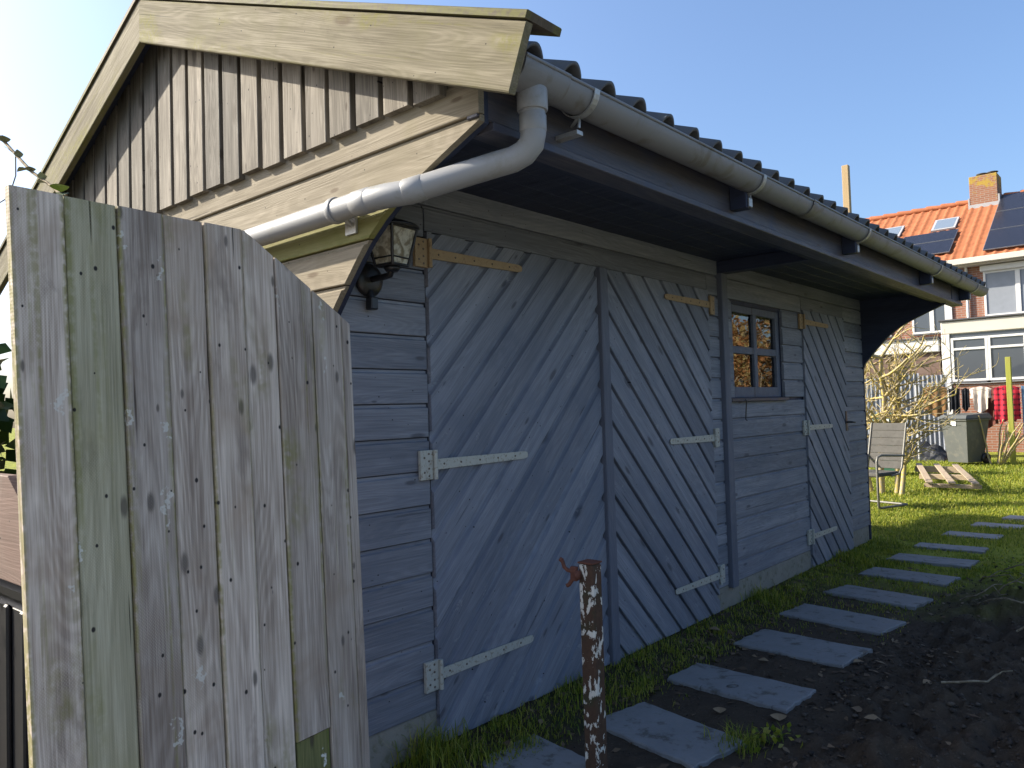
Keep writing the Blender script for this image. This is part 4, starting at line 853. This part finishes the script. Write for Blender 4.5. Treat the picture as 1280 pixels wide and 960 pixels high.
# mossy post
M['mossypost'] = wood('yellow green mossy post', (.34, .34, .06), (.22, .23, .04), (.3, .26, .08), tint=.05); o = tboard('mossy_post', (-.43, 18.65, -.05), (-.335, 18.745, 2.19), M['mossypost'], None, .006, 2); tag(o, 'yellow green mossy timber post beside the washing', 'post')
# wheelie bin
wb = thing('wheelie_bin', 'dark grey wheelie bin with its lid closed beside the washing', 'bin', (-1.2, 18.55, 0), math.radians(-28)); MW0 = WM[wb.name]; M['binp'] = plain('dark grey bin plastic', (.075, .08, .075), .5, .4, var=.2, scale=4, dirt=(.15, .14, .11), dirt_amt=.5)
def lb(name, m, mat, parent): m.v = [MW0 @ Vector(v) for v in m.v]; return m.build(name, mat, parent)
m = MB(); m.add([(-.23, -.24, .04), (.23, -.24, .04), (.23, .22, .04), (-.23, .22, .04), (-.30, -.32, .93), (.30, -.32, .93), (.30, .34, .93), (-.30, .34, .93)], [(3, 2, 1, 0), (0, 1, 5, 4), (1, 2, 6, 5), (2, 3, 7, 6), (3, 0, 4, 7), (4, 5, 6, 7)]); body = lb('bin_body', m, M['binp'], wb)
lb('rim', MB().box((-.33, -.35, .90), (.33, .37, .945), .01), M['binp'], wb); m = MB(); m.add([(-.34, -.38, .95), (.34, -.38, .95), (.34, .40, .95), (-.34, .40, .95), (-.30, -.3, 1.02), (.30, -.3, 1.02), (.30, .34, 1.05), (-.30, .34, 1.05)], [(0, 1, 5, 4), (1, 2, 6, 5), (2, 3, 7, 6), (3, 0, 4, 7), (4, 5, 6, 7), (3, 2, 1, 0)]); lb('bin_lid', m, M['binp'], wb)
for s_ in (-1, 1): lb('wheel', MB().lathe([(.03, -.03), (.10, -.03), (.115, -.015), (.115, .015), (.10, .03), (.03, .03), (.03, -.03)], (s_ * .27, .24, .115), 16, 'x'), M['black'], wb)
lb('handle', MB().tube([(-.24, .40, .95), (-.24, .46, .95), (.24, .46, .95), (.24, .40, .95)], .016, 8), M['binp'], wb); lb('label_plate', MB().box((-.06, -.325, .8), (.06, -.31, .9), .002), M['white'], wb)
# tarpaulin heap
V = []; F = []; n = 26
for j in range(n):
    for i in range(n):
        u, v = i / (n - 1) * 2 - 1, j / (n - 1) * 2 - 1; r_ = max(0, 1 - u * u) * max(0, 1 - v * v); z = r_ ** .5 * (.34 + .2 * mn.noise(Vector((u * 2.2, v * 3, 4)))) + .04 * mn.noise(Vector((u * 7, v * 9, 1))) * (r_ > 0); V.append((-2.45 + u * .72, 19.75 + v * .45, z - .03))
for j in range(n - 1):
    for i in range(n - 1): F.append((j * n + i, j * n + i + 1, (j + 1) * n + i + 1, (j + 1) * n + i))
M['tarp'] = plain('black tarpaulin', (.02, .021, .024), .5, .4, var=.4, scale=6); tag(MB().add(V, F).build('tarpaulin', M['tarp']), 'crumpled black tarpaulin heap in front of the corrugated fence', 'tarpaulin')
# clothes line and washing
cl = thing('clothes_line', 'grey washing line strung past the mossy post', 'clothes line', (-1., 19.2, 0)); 
for y in (19.05, 19.2, 19.4): MB().tube([(-2.25, y, 1.72), (-1.0, y, 1.68), (.9, y, 1.72)], .006, 5).build('line', M['lead'], cl)
for x in (-2.25, .9): MB().tube([(x, 19.2, -.05), (x, 19.2, 1.75)], .025, 8).build('post', M['lead'], cl); MB().tube([(x, 18.98, 1.72), (x, 19.48, 1.72)], .02, 8).build('crossbar', M['lead'], cl)
def garment(name, label, x0, x1, ztop, zbot, y, mat, sleeves=0., pinch=0., seed=0, thick=.05):
    n, k = 26, 14; V = []; F = []; rr = random.Random(seed); ph = rr.uniform(0, 6)
    for side in (0, 1):
        for j in range(k):
            t = j / (k - 1)
            for i in range(n):
                u = i / (n - 1); wid = 1 - pinch * math.sin(t * 3.1) * .3; xx = (x0 + x1) / 2 + (u - .5) * (x1 - x0) * wid; s_ = abs(u - .5) * 2
                zt = ztop - (.05 * s_ ** 2 if sleeves else .015 * math.sin(u * 9)); zb = zbot + .05 * math.sin(u * 7 + ph) + (sleeves * s_ ** 2 * .0)
                if sleeves and s_ > .62: zb = zbot + sleeves
                yy = y + (.02 * math.sin(u * 17 + ph + t) * (.4 + t) + .012 * mn.noise(Vector((u * 9, t * 6, seed)))) + (side - .5) * thick * (1 - s_ ** 4) * math.sin(min(1, t * 3 + .12) * 1.5)
                V.append((xx, yy, zt + (zb - zt) * t))
    q = n * k
    for s_ in (0, 1):
        for j in range(k - 1):
            for i in range(n - 1):
                a = s_ * q + j * n + i; F.append((a, a + 1, a + n + 1, a + n) if s_ else (a, a + n, a + n + 1, a + 1))
    for j in range(k - 1):
        for i in (0, n - 1): a = j * n + i; F.append((a, a + n, q + a + n, q + a))
    m = MB().add(V, F, True); return tag(m.build(name, mat), label, 'clothing', 'washing on the line')
def plaid():
    t = NT('red plaid cloth'); x, y, z = t.sep(t.pos()); a = t.math('GREATER_THAN', t.math('FRACT', t.math('MULTIPLY', x, 11.)), .62); b = t.math('GREATER_THAN', t.math('FRACT', t.math('MULTIPLY', z, 9.)), .62)
    return t.fin(t.mix(t.math('MULTIPLY', t.math('ADD', a, b), .48), (.52, .03, .05), (.04, .015, .025)), .9, .1)
M['c_brown'] = plain('brown cloth', (.16, .09, .04), .9, .1, var=.3, scale=8); M['c_black'] = plain('black cloth', (.015, .016, .02), .9, .1, var=.3, scale=8); M['c_beige'] = plain('pale pink cloth', (.5, .42, .36), .9, .1, var=.08, scale=8); M['c_plaid'] = plaid(); M['c_blue'] = plain('blue cloth', (.10, .17, .28), .9, .1, var=.2); M['c_rust'] = plain('red brown cloth', (.13, .05, .04), .9, .1, var=.2)
garment('hanging_jacket', 'brown jacket hanging on the washing line nearest the corrugated fence', -2.12, -1.63, 1.66, 1.02, 19.2, M['c_brown'], .1, 0, 1)
garment('hanging_shirt', 'black shirt hanging on the line beside the brown jacket', -1.61, -1.38, 1.6, 1.08, 19.22, M['c_black'], 0, .3, 2); garment('hanging_shirt', 'black top with a white peg beside the pale shirt', -1.36, -1.2, 1.58, 1.12, 19.2, M['c_black'], 0, .3, 3)
garment('hanging_shirt', 'pale pink shirt hung upside down on the washing line', -1.2, -.78, 1.61, 1.10, 19.18, M['c_beige'], .26, .3, 4); garment('hanging_shirt', 'dark red brown cloth hanging behind the pale shirt', -1.12, -.72, 1.6, .75, 19.4, M['c_rust'], 0, .1, 8)
garment('hanging_shirt', 'red and black plaid shirt hanging behind the mossy post', -.74, -.27, 1.61, .84, 19.15, M['c_plaid'], .06, 0, 5); garment('hanging_trousers', 'blue trousers hanging beyond the plaid shirt', -.25, .1, 1.6, .55, 19.2, M['c_blue'], 0, .1, 6)
# pallet on the lawn
pa = thing('pallet', 'pale broken pallet of three boards lying on the lawn', 'pallet', (-.85, 14.6, 0))
def fl(a, b, w, t, z0, z1, nm):
    A, B = Vector((a[0], a[1], z0)), Vector((b[0], b[1], z1)); U = (B - A).normalized(); V = Vector((0, 0, 1)).cross(U).normalized(); lap(nm, pa, M['pallet'], lambda v: (0, (B - A).length), -w / 2, w / 2, t, A, U, V, scoop=0)
for k in range(3): fx = k / 2; fl((-.66 + .62 * fx, 13.1), (-1.5 + .60 * fx, 16.0), .10, .02, .10, .16, 'top_board')
for t in (.04, .5, .96): x = -.66 - .84 * t; y = 13.1 + 2.9 * t; fl((x - .06, y), (x + .70, y), .09, .05 + .06 * t, .03, .03, 'bearer')
# garden chair
gc = thing('garden_chair', 'weathered grey garden chair with bent metal frame behind the shed corner', 'chair', (-.82, 10.87, 0), math.radians(-18)); MW0 = WM[gc.name]
M['sling'] = plain('weathered sling fabric', (.085, .082, .076), .85, .2, var=.25, scale=9, dirt=(.05, .047, .042), dirt_amt=.5); M['tubem'] = plain('grey chair tube', (.15, .145, .13), .5, .4, .3)
for s_ in (-1, 1):
    lb('frame', MB().tube([(s_ * .27, .30, .65), (s_ * .27, -.2, .68), (s_ * .27, -.28, .66), (s_ * .27, -.30, .60), (s_ * .27, -.30, .05), (s_ * .27, -.28, .015), (s_ * .27, -.22, .012), (s_ * .27, .30, .012)], .016, 8), M['tubem'], gc)
    lb('back_tube', MB().tube([(s_ * .25, .02, .40), (s_ * .25, .20, .42), (s_ * .25, .26, .5), (s_ * .25, .40, 1.08)], .014, 8), M['tubem'], gc)
lb('base_bar', MB().tube([(-.27, .30, .012), (.27, .30, .012)], .016, 8), M['tubem'], gc)
for k in range(6): t0, t1 = k / 6, (k + 1) / 6 - .008; lb('back_slat', MB().add([(-.235, .26 + .14 * t0, .48 + .6 * t0), (.235, .26 + .14 * t0, .48 + .6 * t0), (.235, .26 + .14 * t1, .48 + .6 * t1), (-.235, .26 + .14 * t1, .48 + .6 * t1)] + [(-.235, .28 + .14 * t0, .475 + .6 * t0), (.235, .28 + .14 * t0, .475 + .6 * t0), (.235, .28 + .14 * t1, .475 + .6 * t1), (-.235, .28 + .14 * t1, .475 + .6 * t1)], [(0, 1, 2, 3), (7, 6, 5, 4), (3, 2, 6, 7), (1, 0, 4, 5), (0, 3, 7, 4), (2, 1, 5, 6)]), M['sling'], gc)
lb('seat', MB().box((-.235, -.26, .40), (.235, .24, .45), .012), M['sling'], gc); lb('seat_rail', MB().tube([(-.25, -.24, .41), (.25, -.24, .41)], .014, 8), M['tubem'], gc)
# small bird house, green box, white chair
bh = thing('bird_house', 'small pale wooden bird house on a pole behind the bare tree', 'bird house', (-1.82, 16, 0)); MB().tube([(-1.82, 16, -.03), (-1.82, 16, 1.95)], .025, 8).build('pole', M['twig'], bh); MB().box((-1.92, 15.9, 1.95), (-1.72, 16.1, 2.10), .004).build('box', M['raw'], bh)
MB().prism([(-1.97, 2.09), (-1.82, 2.21), (-1.67, 2.09), (-1.67, 2.11), (-1.82, 2.235), (-1.97, 2.11)], 15.86, 16.14, 'xz').build('roof', M['pallet'], bh)
M['green'] = plain('green plastic', (.02, .09, .05), .5, .4); gb_ = thing('green_bin', 'small dark green plastic bin behind the bare tree stems', 'bin', (-1.9, 15.6, 0)); MB().box((-2.12, 15.45, -.02), (-1.7, 15.8, 1.08), .03).build('bin_body', M['green'], gb_); MB().box((-2.15, 15.42, 1.082), (-1.67, 15.83, 1.13), .015).build('bin_lid', M['green'], gb_); MB().box((-1.93, 15.435, .95), (-1.83, 15.449, 1.03), .002).build('label_plate', M['white'], gb_)
wc = thing('white_chair', 'white plastic garden chair on the lawn past the pallet', 'chair', (.60, 15.2, 0), .3); MW0 = WM[wc.name]
for x, y in ((-.22, -.22), (.22, -.22), (-.22, .22), (.22, .22)): lb('leg', MB().tube([(x * 1.12, y * 1.12, -.03), (x, y, .42)], [.02, .026], 8), M['white'], wc)
lb('seat', MB().box((-.25, -.25, .42), (.25, .25, .45), .012), M['white'], wc); lb('backrest', MB().box((-.25, .22, .47), (.25, .25, .88), .012), M['white'], wc)
# beech hedge across the garden (shows in the shed window)
def bush(name, label, c, s, n, mat, leaf_s, clumps=60, spread=.25):
    o = thing(name, label, 'hedge', (c[0], c[1], 0)); m = MB(); rr = random.Random(int(c[1] * 7))
    for k in range(14): branch(m, Vector((c[0] + rr.gauss(0, s[0] * .4), c[1] + rr.gauss(0, s[1] * .5), -.05)), Vector((rr.gauss(0, .2), rr.gauss(0, .2), 1)), s[2] * 1.1, .05, 2, rr, Vector((0, 0, 1)))
    m.build('branches', M['twig'], o); link('foliage', leaves_mesh('foliage', blob_points((c[0], c[1], s[2]), s, n, clumps, spread), leaf_s, squash=.7), mat, o); return o
bush('beech_hedge', 'tall brown leaved beech hedge reflected in the shed window', (7.2, 17.5, 0), (1.3, 3.6, 2.1), 15000, M['beech'], .12)
bush('added_hedge', 'unseen green and brown hedge added farther along for bounced light', (9., 25.5, 0), (1.5, 4.5, 2.4), 12000, M['beech'], .16)  # out of view, an added hedge that bounces light onto the shed
bush('bounce_hedge', 'unseen tan hedge added to bounce light onto the shed', (6.8, 8.5, 0), (1.0, 4.5, 1.2), 16000, M['bouncehedge'], .11)  # hedge added outside the frame, leaf colour set for the light it bounces

# low weeds at the edge of the dug bed
WP = []
for (x, y, n, r) in [(1.28, 6.9, 130, .13), (1.5, 6.5, 110, .14), (1.2, 7.5, 130, .14), (1.0, 3.12, 60, .05)]:
    for q in rng.normal(size=(n, 2)) * r: WP.append((x + q[0], y + q[1], soil_h(x + q[0], y + q[1]) + .004 + .035 * rng.random()))
o = link('weeds', leaves_mesh('weeds', np.array(WP), .035, squash=.6), M['grass'], kind='stuff'); tag(o, 'low leafy green weeds at the edge of the dug bed', 'weeds')
for i, (x, y, L, lb_) in enumerate([(1.4, 7.0, .35, 'dry twig lying over the low green weed patch'), (1.5, 6.75, .45, 'forked dry twig between the weed patches'), (1.25, 6.55, .3, 'short dry twig next to the sixth slab')]):
    rr = random.Random(i + 30); a = rr.uniform(-.9, .9); P = []
    for t_ in range(7): q = t_ / 6; xx = x + math.cos(a + q * .7) * L * (q - .5); yy = y + math.sin(a + q * .7) * L * (q - .5); P.append(Vector((xx, yy, soil_h(xx, yy) + .015 + .06 * math.sin(q * 3.1))))
    m = MB().tube(P, [.006, .006, .005, .005, .004, .003, .002], 6); m.tube([P[2], P[2] + Vector((.07, .03, .05)), P[2] + Vector((.14, .05, .04))], [.003, .003, .002], 5); tag(m.build('dry_twig', M['twig']), lb_, 'twig', 'dry twigs on the soil')
